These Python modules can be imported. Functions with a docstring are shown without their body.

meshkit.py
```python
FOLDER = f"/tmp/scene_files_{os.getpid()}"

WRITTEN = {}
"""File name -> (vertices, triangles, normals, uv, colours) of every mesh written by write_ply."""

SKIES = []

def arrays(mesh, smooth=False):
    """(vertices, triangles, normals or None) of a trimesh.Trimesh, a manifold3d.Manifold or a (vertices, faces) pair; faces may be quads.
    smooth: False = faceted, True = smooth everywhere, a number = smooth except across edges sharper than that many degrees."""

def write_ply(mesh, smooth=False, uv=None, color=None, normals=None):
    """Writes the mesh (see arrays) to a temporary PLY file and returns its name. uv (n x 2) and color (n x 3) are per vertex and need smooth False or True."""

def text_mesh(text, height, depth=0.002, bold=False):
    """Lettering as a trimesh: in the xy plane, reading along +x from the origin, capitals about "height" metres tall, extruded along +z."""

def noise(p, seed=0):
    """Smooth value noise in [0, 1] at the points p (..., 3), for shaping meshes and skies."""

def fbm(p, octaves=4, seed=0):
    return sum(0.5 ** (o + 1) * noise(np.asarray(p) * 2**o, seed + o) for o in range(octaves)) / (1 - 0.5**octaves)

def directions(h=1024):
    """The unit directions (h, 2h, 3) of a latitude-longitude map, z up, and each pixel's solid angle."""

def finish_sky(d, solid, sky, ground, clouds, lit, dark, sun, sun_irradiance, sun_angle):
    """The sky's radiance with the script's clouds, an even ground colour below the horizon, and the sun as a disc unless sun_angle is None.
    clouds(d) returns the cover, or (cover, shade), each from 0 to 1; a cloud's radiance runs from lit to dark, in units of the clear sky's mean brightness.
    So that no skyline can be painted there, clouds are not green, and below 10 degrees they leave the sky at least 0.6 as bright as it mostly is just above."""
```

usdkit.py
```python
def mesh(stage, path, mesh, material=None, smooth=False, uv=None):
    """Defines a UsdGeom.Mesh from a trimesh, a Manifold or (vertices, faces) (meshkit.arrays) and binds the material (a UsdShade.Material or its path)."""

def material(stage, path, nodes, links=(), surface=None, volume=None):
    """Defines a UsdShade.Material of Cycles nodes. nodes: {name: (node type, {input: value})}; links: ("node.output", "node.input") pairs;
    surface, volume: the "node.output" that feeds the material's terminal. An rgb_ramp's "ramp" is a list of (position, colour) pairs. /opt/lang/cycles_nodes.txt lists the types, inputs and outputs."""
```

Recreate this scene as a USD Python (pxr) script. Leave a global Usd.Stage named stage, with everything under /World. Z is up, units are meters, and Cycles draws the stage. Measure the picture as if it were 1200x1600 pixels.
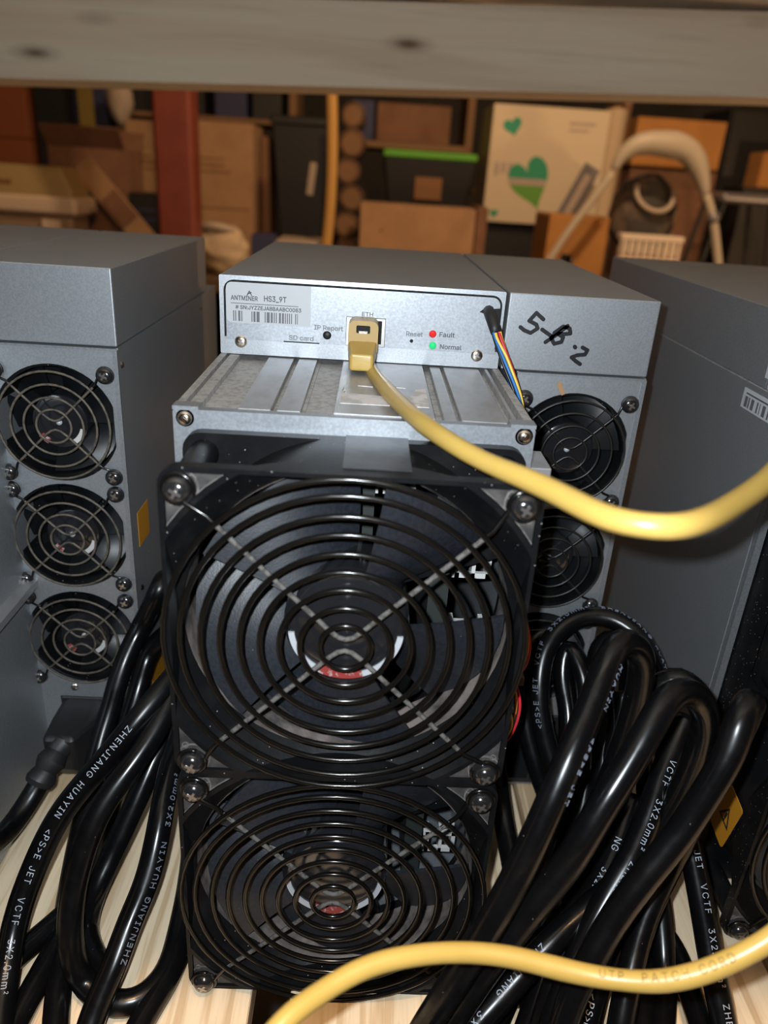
import math, random
import numpy as np
import trimesh, manifold3d, shapely
import shapely.geometry as sg
from shapely import affinity
from scipy.interpolate import CubicSpline
import meshkit, usdkit
from pxr import Gf, Sdf, Usd, UsdGeom, UsdLux, UsdShade

random.seed(7)
stage = Usd.Stage.CreateInMemory()
UsdGeom.SetStageUpAxis(stage, UsdGeom.Tokens.z)
UsdGeom.SetStageMetersPerUnit(stage, 1.0)
UsdGeom.Xform.Define(stage, '/World')
UsdGeom.Scope.Define(stage, '/World/Looks')
PI = math.pi

# ------------------------------------------------------------------ camera
EYE = np.array([0.0025, -0.2142, 0.3227])
RIGHT = np.array([0.9981, -0.0088, 0.0606])
UP = np.array([-0.0519, 0.4035, 0.9135])
FWD = np.array([0.0325, 0.9149, -0.4023])
cam = UsdGeom.Camera.Define(stage, '/World/camera')
cam.AddTransformOp().Set(Gf.Matrix4d(*RIGHT, 0, *UP, 0, *(-FWD), 0, *EYE, 1))
cam.CreateFocalLengthAttr(5.4)
cam.CreateHorizontalApertureAttr(5.4 * 1200 / 1173.05)
cam.CreateFStopAttr(1.8)
cam.CreateFocusDistanceAttr(0.318)
cam.CreateClippingRangeAttr(Gf.Vec2f(0.02, 100))
cam.CreateExposureAttr(0.0)

# ------------------------------------------------------------------ lights
def sphere_light(name, pos, radius, intensity, color):
    l = UsdLux.SphereLight.Define(stage, '/World/' + name)
    l.CreateRadiusAttr(radius); l.CreateIntensityAttr(intensity); l.CreateColorAttr(Gf.Vec3f(*color))
    l.AddTranslateOp().Set(Gf.Vec3d(*[float(v) for v in pos]))
    return l
FLASH = EYE - 0.011 * RIGHT + 0.009 * UP
sphere_light('phone_flash', FLASH, 0.0025, 23500, (0.86, 0.94, 1.0))
# bare warm bulb hanging above the front of the rack, and another one over the stored boxes
sphere_light('front_bulb', (0.10, -0.40, 1.62), 0.03, 1550, (1.0, 0.60, 0.28))
sphere_light('storage_bulb', (0.55, 1.25, 1.50), 0.04, 1000, (1.0, 0.68, 0.40))
# a work light standing low at the right behind the rack
sphere_light('work_light', (1.75, 1.35, 0.10), 0.05, 190, (1.0, 0.60, 0.30))
dome = UsdLux.DomeLight.Define(stage, '/World/dim_ambient')
dome.CreateIntensityAttr(0.02); dome.CreateColorAttr(Gf.Vec3f(1.0, 0.72, 0.48))

# ------------------------------------------------------------------ materials
LOOK = {}
def mat(name, color, rough=0.5, metal=0.0, color2=None, scale=8.0, lo=0.4, hi=0.6, detail=4.0, stretch=None,
        bump=None, bump_dist=0.001, coat=0.0, emit=None, spec=0.5, rough2=None, specks=None):
    n = {'p': ('principled_bsdf', {'base_color': color, 'roughness': rough, 'metallic': metal, 'specular_ior_level': spec,
                                  'coat_weight': coat, 'coat_roughness': 0.15})}
    l = []
    if color2 is not None or bump is not None or rough2 is not None or specks:
        n['g'] = ('geometry', {})
        n['m'] = ('mapping', {'scale': stretch or (1, 1, 1)})
        l.append(('g.position', 'm.vector'))
    if color2 is not None or rough2 is not None:
        n['n'] = ('noise_texture', {'scale': scale, 'detail': detail, 'roughness': 0.6})
        l.append(('m.vector', 'n.vector'))
    if color2 is not None:
        n['r'] = ('rgb_ramp', {'ramp': [(0, color), (lo, color), (hi, color2), (1, color2)]})
        l += [('n.fac', 'r.fac'), ('r.color', 'p.base_color')]
    if rough2 is not None:
        n['rr'] = ('map_range', {'from_min': lo, 'from_max': hi, 'to_min': rough, 'to_max': rough2, 'clamp': True})
        l += [('n.fac', 'rr.value'), ('rr.result', 'p.roughness')]
    if bump is not None:
        n['bn'] = ('noise_texture', {'scale': bump[0], 'detail': 3.0})
        n['b'] = ('bump', {'strength': bump[1], 'distance': bump_dist})
        l += [('m.vector', 'bn.vector'), ('bn.fac', 'b.height'), ('b.normal', 'p.normal')]
    if specks:                                        # scattered grains of dust: (grains per metre, size, share of cells that hold one, colour)
        n['sv'] = ('voronoi_texture', {'scale': specks[0]}); n['sc'] = ('separate_color', {})
        n['s1'] = ('math', {'math_type': 'less_than', 'value2': specks[1]}); n['s2'] = ('math', {'math_type': 'less_than', 'value2': specks[2]}); n['s3'] = ('math', {'math_type': 'multiply'})
        n['sm'] = ('mix_color', {'a': color, 'b': specks[3]})
        l = [q for q in l if q[1] != 'p.base_color'] + ([('r.color', 'sm.a')] if color2 is not None else [])
        l += [('m.vector', 'sv.vector'), ('sv.distance', 's1.value1'), ('sv.color', 'sc.color'), ('sc.r', 's2.value1'), ('s1.value', 's3.value1'), ('s2.value', 's3.value2'), ('s3.value', 'sm.fac'), ('sm.result', 'p.base_color')]
    if emit:
        n['p'][1]['emission_color'] = emit[0]; n['p'][1]['emission_strength'] = emit[1]
    LOOK[name] = usdkit.material(stage, '/World/Looks/' + name, n, l, surface='p.BSDF')
    return LOOK[name]

def wood(name, base, dark, knot, rings=55.0, axis='y', rough=0.55):
    """sawn softwood: long streaks of grain along one axis and a few brown knots"""
    st = {'y': (1, 0.045, 1), 'x': (0.045, 1, 1)}[axis]
    kst = {'y': (7.5, 3.4, 7.5), 'x': (6.0, 0.1, 19.0)}[axis]
    n = {'g': ('geometry', {}), 'oi': ('object_info', {}),
         'off': ('vector_math', {'math_type': 'scale', 'vector1': (3.1, 5.7, 1.3)}),
         'add': ('vector_math', {'math_type': 'add'}),
         'm': ('mapping', {'scale': st}), 'mk': ('mapping', {'scale': kst}),
         'n1': ('noise_texture', {'scale': rings, 'detail': 3.0, 'distortion': 0.5}),
         'n2': ('noise_texture', {'scale': rings * 6, 'detail': 2.0}),
         'r1': ('rgb_ramp', {'ramp': [(0, dark), (0.42, dark), (0.49, base), (0.66, [min(1, c * 1.12) for c in base]), (1, base)]}),
         'r2': ('rgb_ramp', {'ramp': [(0, (0.80, 0.76, 0.72)), (0.45, (1, 1, 1)), (1, (1, 1, 1))]}),
         'mix': ('mix_color', {'blend_type': 'multiply', 'fac': 1.0}),
         'v': ('voronoi_texture', {'scale': 1.0}),
         'kr': ('rgb_ramp', {'ramp': [(0, (1, 1, 1)), (0.045, (0.9, 0.9, 0.9)), (0.13, (0.25, 0.25, 0.25)), (0.22, (0, 0, 0)), (1, (0, 0, 0))]}),
         'kf': ('rgb_to_bw', {}),
         'km': ('mix_color', {'blend_type': 'mix', 'b': knot}),
         'b': ('bump', {'strength': 0.25, 'distance': 0.0006}),
         'p': ('principled_bsdf', {'roughness': rough, 'specular_ior_level': 0.3})}
    l = [('oi.random', 'off.scale'), ('g.position', 'add.vector1'), ('off.vector', 'add.vector2'), ('add.vector', 'm.vector'), ('add.vector', 'mk.vector'),
         ('m.vector', 'n1.vector'), ('m.vector', 'n2.vector'), ('n1.fac', 'r1.fac'), ('n2.fac', 'r2.fac'), ('r1.color', 'mix.a'), ('r2.color', 'mix.b'),
         ('mk.vector', 'v.vector'), ('v.distance', 'kr.fac'), ('kr.color', 'kf.color'), ('kf.val', 'km.fac'), ('mix.result', 'km.a'), ('km.result', 'p.base_color'),
         ('n2.fac', 'b.height'), ('b.normal', 'p.normal')]
    LOOK[name] = usdkit.material(stage, '/World/Looks/' + name, n, l, surface='p.BSDF')

def barcode(name, axis, pitch):
    n = {'g': ('geometry', {}), 's': ('separate_xyz', {}), 'd': ('math', {'math_type': 'divide', 'value2': pitch}), 'f': ('math', {'math_type': 'floor'}),
         'w': ('white_noise_texture', {'dimensions': '1D'}), 'gt': ('math', {'math_type': 'greater_than', 'value2': 0.46}),
         'm': ('mix_color', {'a': (0.10, 0.10, 0.12), 'b': (0.43, 0.445, 0.47)}), 'p': ('principled_bsdf', {'roughness': 0.45})}
    l = [('g.position', 's.vector'), ('s.' + axis, 'd.value1'), ('d.value', 'f.value1'), ('f.value', 'w.w'), ('w.value', 'gt.value1'), ('gt.value', 'm.fac'),
         ('m.result', 'p.base_color')]
    LOOK[name] = usdkit.material(stage, '/World/Looks/' + name, n, l, surface='p.BSDF')

mat('galvanized', (0.29, 0.31, 0.335), 0.46, 0.75, color2=(0.36, 0.38, 0.41), scale=900, lo=0.38, hi=0.62, bump=(1500, 0.12), bump_dist=0.0002)
mat('painted_steel', (0.355, 0.378, 0.405), 0.44, 0.75, color2=(0.415, 0.44, 0.47), scale=1200, lo=0.4, hi=0.6, bump=(2200, 0.16), bump_dist=0.0002)
mat('aluminium', (0.40, 0.40, 0.415), 0.44, 0.70, color2=(0.33, 0.327, 0.325), scale=160, lo=0.45, hi=0.7, stretch=(1, 0.5, 1), bump=(1800, 0.1), bump_dist=0.0002)
mat('dusty_aluminium', (0.41, 0.40, 0.39), 0.6, 0.40, color2=(0.27, 0.255, 0.24), scale=420, lo=0.42, hi=0.66, bump=(1600, 0.15), bump_dist=0.0002)
mat('screw_steel', (0.70, 0.62, 0.52), 0.22, 1.0)
mat('black_gap', (0.006, 0.006, 0.007), 0.8)
mat('fan_plastic', (0.0048, 0.005, 0.0058), 0.40, color2=(0.010, 0.0095, 0.0095), spec=0.15, specks=(520, .11, .18, (.32, .30, .28)), scale=70, lo=0.45, hi=0.7, bump=(900, 0.15), bump_dist=0.0003)
mat('dusty_plastic', (0.020, 0.019, 0.019), 0.7, color2=(0.075, 0.066, 0.062), scale=160, lo=0.35, hi=0.7, detail=6)
mat('duct_dust', (0.03, 0.028, 0.028), 0.75, color2=(0.22, 0.18, 0.16), scale=55, lo=0.38, hi=0.62, detail=6)
mat('dust_ridge', (0.15, 0.13, 0.12), 0.85, color2=(0.07, 0.062, 0.058), scale=300, lo=0.4, hi=0.65)
mat('small_blade_plastic', (0.006, 0.007, 0.008), 0.35, spec=0.22)
mat('blade_plastic', (0.010, 0.0118, 0.0165), 0.42, spec=0.6, specks=(420, .06, .12, (.25, .24, .24)), color2=(0.016, 0.018, 0.024), scale=700, lo=0.4, hi=0.6, bump=(1500, 0.2), bump_dist=0.0003)
mat('hub_gloss', (0.012, 0.012, 0.014), 0.12, coat=0.4)
mat('guard_wire', (0.004, 0.0036, 0.0032), 0.19, spec=0.38)
mat('dusty_wire', (0.11, 0.10, 0.092), 0.8, color2=(0.05, 0.045, 0.04), scale=420, lo=0.48, hi=0.58)
mat('brown_wire', (0.10, 0.082, 0.062), 0.55, color2=(0.05, 0.043, 0.036), scale=300, lo=0.45, hi=0.6)
mat('black_screw', (0.012, 0.012, 0.013), 0.18, spec=0.7, coat=0.4)
mat('screw_slot', (0.42, 0.39, 0.37), 0.3, 0.9)
mat('grey_print', (0.07, 0.075, 0.085), 0.6)
mat('faint_print', (0.17, 0.175, 0.19), 0.6)
mat('sticker_white', (0.43, 0.445, 0.47), 0.42)
mat('red_print', (0.26, 0.035, 0.03), 0.5, color2=(0.40, 0.30, 0.29), scale=500, lo=0.52, hi=0.60)
mat('label_grey', (0.50, 0.48, 0.47), 0.6)
mat('residue', (0.58, 0.55, 0.555), 0.8, color2=(0.42, 0.40, 0.39), scale=120, lo=0.45, hi=0.55)
mat('marker_ink', (0.012, 0.012, 0.015), 0.4)
mat('red_led', (0.6, 0.02, 0.02), 0.15, emit=((1.0, 0.06, 0.05), 0.25))
mat('green_led', (0.02, 0.5, 0.16), 0.15, emit=((0.05, 0.9, 0.30), 0.35))
mat('jack_metal', (0.62, 0.62, 0.60), 0.3, 0.9)
mat('yellow_jacket', (0.45, 0.30, 0.074), 0.36, color2=(0.42, 0.275, 0.064), scale=40, lo=0.4, hi=0.6, spec=0.5)
mat('yellow_boot', (0.40, 0.265, 0.095), 0.45)
mat('dark_wire', (0.012, 0.011, 0.010), 0.4)
mat('cord_black', (0.003, 0.003, 0.0034), 0.20, spec=0.38, rough2=0.33, scale=50, lo=0.4, hi=0.65, specks=(300, .05, .14, (.22, .21, .20)))
mat('cord_print', (0.33, 0.365, 0.43), 0.6)
mat('cord_print_dim', (0.15, 0.17, 0.22), 0.6)
mat('clear_tape', (0.045, 0.047, 0.052), 0.4, spec=0.35, color2=(0.022, 0.023, 0.026), scale=110, lo=0.4, hi=0.6)
mat('orange_sticker', (0.50, 0.21, 0.012), 0.5)
mat('wire_red', (0.50, 0.02, 0.03), 0.4); mat('wire_yellow', (0.75, 0.50, 0.07), 0.4); mat('wire_blue', (0.02, 0.14, 0.40), 0.4)
mat('wire_orange', (0.65, 0.20, 0.02), 0.4); mat('wire_black', (0.01, 0.01, 0.01), 0.4)
mat('connector_white', (0.50, 0.50, 0.49), 0.5)
mat('board_dark', (0.02, 0.024, 0.022), 0.6)
mat('board_green', (0.01, 0.10, 0.06), 0.5)
wood('pine', (0.73, 0.59, 0.41), (0.58, 0.425, 0.26), (0.30, 0.15, 0.06), rings=150.0)
wood('beam_wood', (0.95, 0.83, 0.66), (0.86, 0.73, 0.56), (0.20, 0.13, 0.07), rings=26, axis='x', rough=0.7)
mat('concrete', (0.20, 0.185, 0.17), 0.85, color2=(0.14, 0.13, 0.12), scale=3, bump=(30, 0.3))
mat('dark_wall', (0.035, 0.03, 0.027), 0.9, color2=(0.05, 0.042, 0.036), scale=4, bump=(20, 0.3))
mat('joist', (0.16, 0.10, 0.06), 0.8, color2=(0.11, 0.07, 0.04), scale=5)
mat('cardboard', (0.38, 0.225, 0.12), 0.85, color2=(0.33, 0.19, 0.10), scale=14, lo=0.4, hi=0.65)
mat('cardboard_dark', (0.21, 0.105, 0.06), 0.85, color2=(0.17, 0.08, 0.045), scale=14, lo=0.4, hi=0.65)
mat('cardboard_orange', (0.46, 0.21, 0.055), 0.85, color2=(0.41, 0.18, 0.05), scale=14, lo=0.4, hi=0.65)
mat('box_print', (0.22, 0.11, 0.05), 0.85)
mat('red_paint', (0.20, 0.042, 0.025), 0.5, color2=(0.17, 0.035, 0.02), scale=20, lo=0.4, hi=0.6)
mat('bin_red', (0.24, 0.07, 0.025), 0.6)
mat('black_plastic', (0.012, 0.012, 0.013), 0.5)
mat('lime_plastic', (0.10, 0.36, 0.03), 0.5)
mat('white_box', (0.62, 0.52, 0.38), 0.7)
mat('green_print', (0.03, 0.30, 0.17), 0.7); mat('leaf_print', (0.12, 0.33, 0.05), 0.7); mat('pale_print', (0.42, 0.34, 0.30), 0.7)
mat('cream_tube', (0.42, 0.36, 0.28), 0.5)
mat('swing_fabric', (0.13, 0.09, 0.065), 0.9, color2=(0.05, 0.045, 0.04), scale=9, lo=0.45, hi=0.55)
mat('cooler_lid_plastic', (0.36, 0.26, 0.12), 0.55); mat('cooler_white', (0.66, 0.52, 0.40), 0.55); mat('cooler_body_plastic', (0.30, 0.21, 0.14), 0.6)
mat('basket_white', (0.66, 0.55, 0.44), 0.6)
mat('stick_wood', (0.52, 0.29, 0.08), 0.7); mat('bark', (0.06, 0.03, 0.015), 0.9, color2=(0.14, 0.075, 0.04), scale=25)
mat('shelf_wood', (0.22, 0.12, 0.06), 0.8); mat('table_wood', (0.10, 0.06, 0.035), 0.8)
mat('bag_pale', (0.42, 0.34, 0.27), 0.7); mat('navy', (0.03, 0.035, 0.10), 0.6); mat('paper', (0.52, 0.40, 0.27), 0.8)
mat('olive', (0.22, 0.15, 0.03), 0.8); mat('steel_grey', (0.22, 0.21, 0.22), 0.4, 0.5)
barcode('barcode_x', 'x', 0.00045); barcode('barcode_y', 'y', 0.0007)

# ------------------------------------------------------------------ helpers
used = {}
def numbered(parent, name):
    k = (parent, name); n = used.get(k, 0); used[k] = n + 1
    return f'{parent}/{name}' + (f'_{n:03d}' if n else '')

def keys(prim, label=None, category=None, group=None, kind=None):
    for k, v in (('label', label), ('category', category), ('group', group), ('kind', kind)):
        if v: prim.SetCustomDataByKey(k, v)
    return prim

def thing(name, label, category, loc=(0, 0, 0), rotz=0.0, group=None):
    x = UsdGeom.Xform.Define(stage, numbered('/World', name))
    x.AddTranslateOp().Set(Gf.Vec3d(*map(float, loc)))
    if rotz: x.AddRotateZOp().Set(rotz)
    keys(x.GetPrim(), label, category, group)
    return str(x.GetPath())

_cache = {}
def obj(parent, name, mesh, look, smooth=30, at=None, label=None, category=None, kind=None, group=None):
    """one Mesh prim under parent; equal mesh objects share their arrays"""
    path = numbered(parent, name)
    key = (id(mesh), smooth)
    if key not in _cache:
        _cache[key] = (meshkit.arrays(mesh, smooth), mesh)
    v, f, n = _cache[key][0]
    m = usdkit.mesh(stage, path, (v, f), LOOK[look], smooth=False)
    if n is not None:
        m.CreateNormalsAttr([Gf.Vec3f(*map(float, a)) for a in n]); m.SetNormalsInterpolation('vertex')
    if at is not None: m.AddTranslateOp().Set(Gf.Vec3d(*map(float, at)))
    keys(m.GetPrim(), label, category, group, kind)
    return path

def cat(*ms): return trimesh.util.concatenate([m if isinstance(m, trimesh.Trimesh) else tri(m) for m in ms])
def tri(m):
    if isinstance(m, trimesh.Trimesh): return m
    a = m.to_mesh(); return trimesh.Trimesh(np.array(a.vert_properties[:, :3]), np.array(a.tri_verts), process=False)
def man(m): return manifold3d.Manifold(manifold3d.Mesh(np.asarray(m.vertices, np.float32), np.asarray(m.faces, np.uint32)))

def box(x0, x1, y0, y1, z0, z1):
    m = trimesh.creation.box([x1 - x0, y1 - y0, z1 - z0]); m.apply_translation([(x0 + x1) / 2, (y0 + y1) / 2, (z0 + z1) / 2]); return m

def rbox(x0, x1, y0, y1, z0, z1, r=0.001, seg=8):
    s = trimesh.creation.uv_sphere(radius=r, count=[seg // 2 + 1, seg])
    pts = [s.vertices + [x, y, z] for x in (x0 + r, x1 - r) for y in (y0 + r, y1 - r) for z in (z0 + r, z1 - r)]
    return tri(manifold3d.Manifold.hull_points(np.vstack(pts)))

def plate(poly, y0, y1):
    """a polygon in (x, z) given thickness along y"""
    ms = []
    for g in getattr(poly, 'geoms', [poly]):
        if g.is_empty or g.area < 1e-10: continue
        m = trimesh.creation.extrude_polygon(g, y1 - y0, engine='earcut')
        v = np.array(m.vertices); m2 = trimesh.Trimesh(np.stack([v[:, 0], y0 + v[:, 2], v[:, 1]], 1), m.faces[:, ::-1], process=False); ms.append(m2)
    return cat(*ms)

def rrect(x0, x1, z0, z1, r, res=5): return sg.box(x0 + r, z0 + r, x1 - r, z1 - r).buffer(r, quad_segs=res)
def disc(x, z, r, n=24): return sg.Polygon([(x + r * math.cos(a), z + r * math.sin(a)) for a in np.linspace(0, 2 * PI, n, endpoint=False)])
def sector(x, z, r0, r1, a0, a1, n=24):
    t = np.radians(np.linspace(a0, a1, n)); o = [(x + r1 * math.cos(a), z + r1 * math.sin(a)) for a in t]; i = [(x + r0 * math.cos(a), z + r0 * math.sin(a)) for a in t[::-1]]
    return sg.Polygon(o + i)

def lathe_y(profile, n=24):
    """(radius, y) profile turned about the y axis"""
    p = np.array(profile, float); k = len(p); t = np.linspace(0, 2 * PI, n, endpoint=False)
    v = np.array([[r * math.cos(a), y, r * math.sin(a)] for a in t for r, y in p])
    f = []
    for i in range(n):
        j = (i + 1) % n
        for q in range(k - 1):
            a, b, c, d = i * k + q, i * k + q + 1, j * k + q + 1, j * k + q
            f += [[a, b, c], [a, c, d]]
    m = trimesh.Trimesh(v, f, process=False); return m

def frames(P, closed=False):
    T = np.roll(P, -1, 0) - np.roll(P, 1, 0) if closed else np.gradient(P, axis=0)
    T /= np.linalg.norm(T, axis=1, keepdims=True)
    N = np.zeros_like(P); a = np.array([0, 0, 1.0]) if abs(T[0][2]) < 0.9 else np.array([1.0, 0, 0])
    N[0] = a - T[0] * (a @ T[0]); N[0] /= np.linalg.norm(N[0])
    for i in range(1, len(P)):
        v = N[i - 1] - T[i] * (N[i - 1] @ T[i]); N[i] = v / np.linalg.norm(v)
    return T, N, np.cross(T, N)

def tube(P, r, n=10, closed=False):
    P = np.asarray(P, float); T, N, B = frames(P, closed); k = len(P); r = np.broadcast_to(r, k)
    t = np.linspace(0, 2 * PI, n, endpoint=False)
    V = (P[:, None] + r[:, None, None] * (np.cos(t)[None, :, None] * N[:, None] + np.sin(t)[None, :, None] * B[:, None])).reshape(-1, 3)
    f = []
    for i in range(k if closed else k - 1):
        j = (i + 1) % k
        for q in range(n):
            w = (q + 1) % n
            f += [[i * n + q, i * n + w, j * n + w], [i * n + q, j * n + w, j * n + q]]
    if not closed:
        V = np.vstack([V, P[0], P[-1]]); a, b = k * n, k * n + 1
        for q in range(n):
            w = (q + 1) % n; f += [[a, w, q], [b, (k - 1) * n + q, (k - 1) * n + w]]
    return trimesh.Trimesh(V, f, process=False)

def spline(P, step=0.003):
    P = np.asarray(P, float); s = np.concatenate([[0], np.cumsum(np.linalg.norm(np.diff(P, axis=0), axis=1))])
    return CubicSpline(s, P)(np.linspace(0, s[-1], max(8, int(s[-1] / step))))

def ring(r, w, y=0.0, n=56, q=8):
    t = np.linspace(0, 2 * PI, n, endpoint=False); return tube(np.stack([r * np.cos(t), np.full(n, y), r * np.sin(t)], 1), w, q, True)

_txt = {}
def text_xz(s, h, x, y, z, depth=0.00012, angle=0.0, bold=False, squeeze=1.0):
    """lettering that stands on a face turned to -y"""
    m = meshkit.text_mesh(s, h, depth, bold).copy(); v = np.array(m.vertices); v[:, 0] *= squeeze
    c, sn = math.cos(angle), math.sin(angle); vx, vz = v[:, 0] * c - v[:, 1] * sn, v[:, 0] * sn + v[:, 1] * c
    return trimesh.Trimesh(np.stack([x + vx, y - v[:, 2], z + vz], 1), m.faces, process=False)

def moved(m, d): m = m.copy(); m.apply_translation(d); return m

# ------------------------------------------------------------------ 120 mm fan, centred on x = z = 0, its front face on y = 0
def make_big_fan():
    sq = rrect(-.060, .060, -.060, .060, .0065)
    inner = rrect(-.0585, .0585, -.0585, .0585, .0055)
    flange = man(plate(sq, 0, .0045)) + man(plate(sq, .0335, .038))
    ducto = man(plate(disc(0, 0, .0612, 64).intersection(sq), .004, .034))
    posts = [man(plate(disc(a * .0525, b * .0525, .0052, 16), .002, .036)) for a in (-1, 1) for b in (-1, 1)]
    body = flange + ducto
    for p in posts: body = body + p
    sh = lathe_y([(0.0, .001), (.0698, .001), (.0595, .0150), (0.0, .0150)], 72); sh = trimesh.Trimesh(sh.vertices, sh.faces, process=True); sh.merge_vertices(); trimesh.repair.fix_normals(sh)
    body = body + (man(sh) ^ man(plate(sq, -.01, .05)))
    body = body - man(plate(disc(0, 0, .0574, 72), -.01, .05))
    prof = [(0.0, -.0012), (.0690, -.0012), (.0574, .0135), (0.0, .0135)]
    cone = lathe_y(prof, 72); cone = trimesh.Trimesh(cone.vertices, cone.faces, process=True); cone.merge_vertices(); trimesh.repair.fix_normals(cone)
    try:
        cm = man(cone) ^ man(plate(inner, -.01, .05)); body = body - cm
    except Exception as e: print('cone', e)
    pocket = inner.difference(disc(0, 0, .0694, 72)).buffer(-.0004)
    boss = shapely.union_all([disc(a * .0525, b * .0525, .0058, 20) for a in (-1, 1) for b in (-1, 1)])
    body = body - man(plate(pocket, -.001, .0014))
    frame = tri(body)
    pads = []
    for a in (-1, 1):
        for b in (-1, 1):
            g = pocket.intersection(sg.box(min(0, a), min(0, b), max(0, a), max(0, b))).buffer(-.0002)
            rim = shapely.union_all([g.intersection(disc(0, 0, .0704, 72)), sector(a * .0492, b * .0560, .0011, .0014, 0, 359).intersection(g), sector(a * .0560, b * .0478, .0009, .0012, 0, 359).intersection(g), sector(a * .0533, b * .0533, .0056, .0061, 0, 359).intersection(g)])
            m = plate(g, .0011, .0014)
            pads.append((m, plate(rim, .0007, .0012)))
    t = lathe_y([(.0572, .013), (.0572, .0335)], 64)
    blades = []
    for k in range(5):
        th0 = math.radians((22, 83, 158, 230, 302)[k])
        R, S = np.meshgrid(np.linspace(.0205, .0552, 8), np.linspace(0, 1, 10), indexing='ij')
        span = np.radians((53, 66, 66, 66, 61)[k] - 2 * (R - .0205) / .0347)
        th = th0 + S * span + .10 * (R - .0205) / .0347
        Y = .0305 - .0205 * S - .0035 * np.sin(PI * S) + .001 * (R - .02) / .03
        def grid(dy): return np.stack([R * np.cos(th), Y + dy, R * np.sin(th)], -1).reshape(-1, 3)
        v = np.vstack([grid(-.0008), grid(.0008)]); n = 10; f = []; o = 80
        for i in range(7):
            for j in range(9):
                a, b, c, d = i * n + j, i * n + j + 1, (i + 1) * n + j + 1, (i + 1) * n + j
                f += [[a, b, c], [a, c, d], [o + a, o + c, o + b], [o + a, o + d, o + c]]
        edge = [(i * n, (i + 1) * n) for i in range(7)] + [(70 + j, 71 + j) for j in range(9)] + [((i + 1) * n + 9, i * n + 9) for i in range(7)] + [(j + 1, j) for j in range(9)]
        for a, b in edge: f += [[a, b, o + b], [a, o + b, o + a]]
        blades.append(trimesh.Trimesh(v, f, process=False))
    hub = lathe_y([(0, .0068), (.0150, .0070), (.0195, .0080), (.0215, .0100), (.0222, .0125), (.0222, .035), (0, .035)], 40)
    hubring = lathe_y([(.0168, .0066), (.0172, .0060), (.0192, .0066), (.0196, .0078)], 40)
    lab = plate(sector(0, 0, .0180, .0201, 186, 354, 36), .0070, .0082)
    red = plate(sector(0, 0, .0166, .0199, 243, 290, 14), .0066, .0078)
    spokes = []
    for k in range(4):
        a = math.radians(20 + 90 * k)
        m = box(.018, .058, .034, .038, -.0025, .0025); m.apply_transform(trimesh.transformations.rotation_matrix(-a, [0, 1, 0])); spokes.append(m)
    return dict(frame=frame, pads=pads, liner=t, blades=blades, hub=hub, lab=lab, red=red, spokes=cat(lathe_y([(0, .0352), (.022, .0352), (.022, .038), (0, .038)], 32), *spokes))

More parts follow.
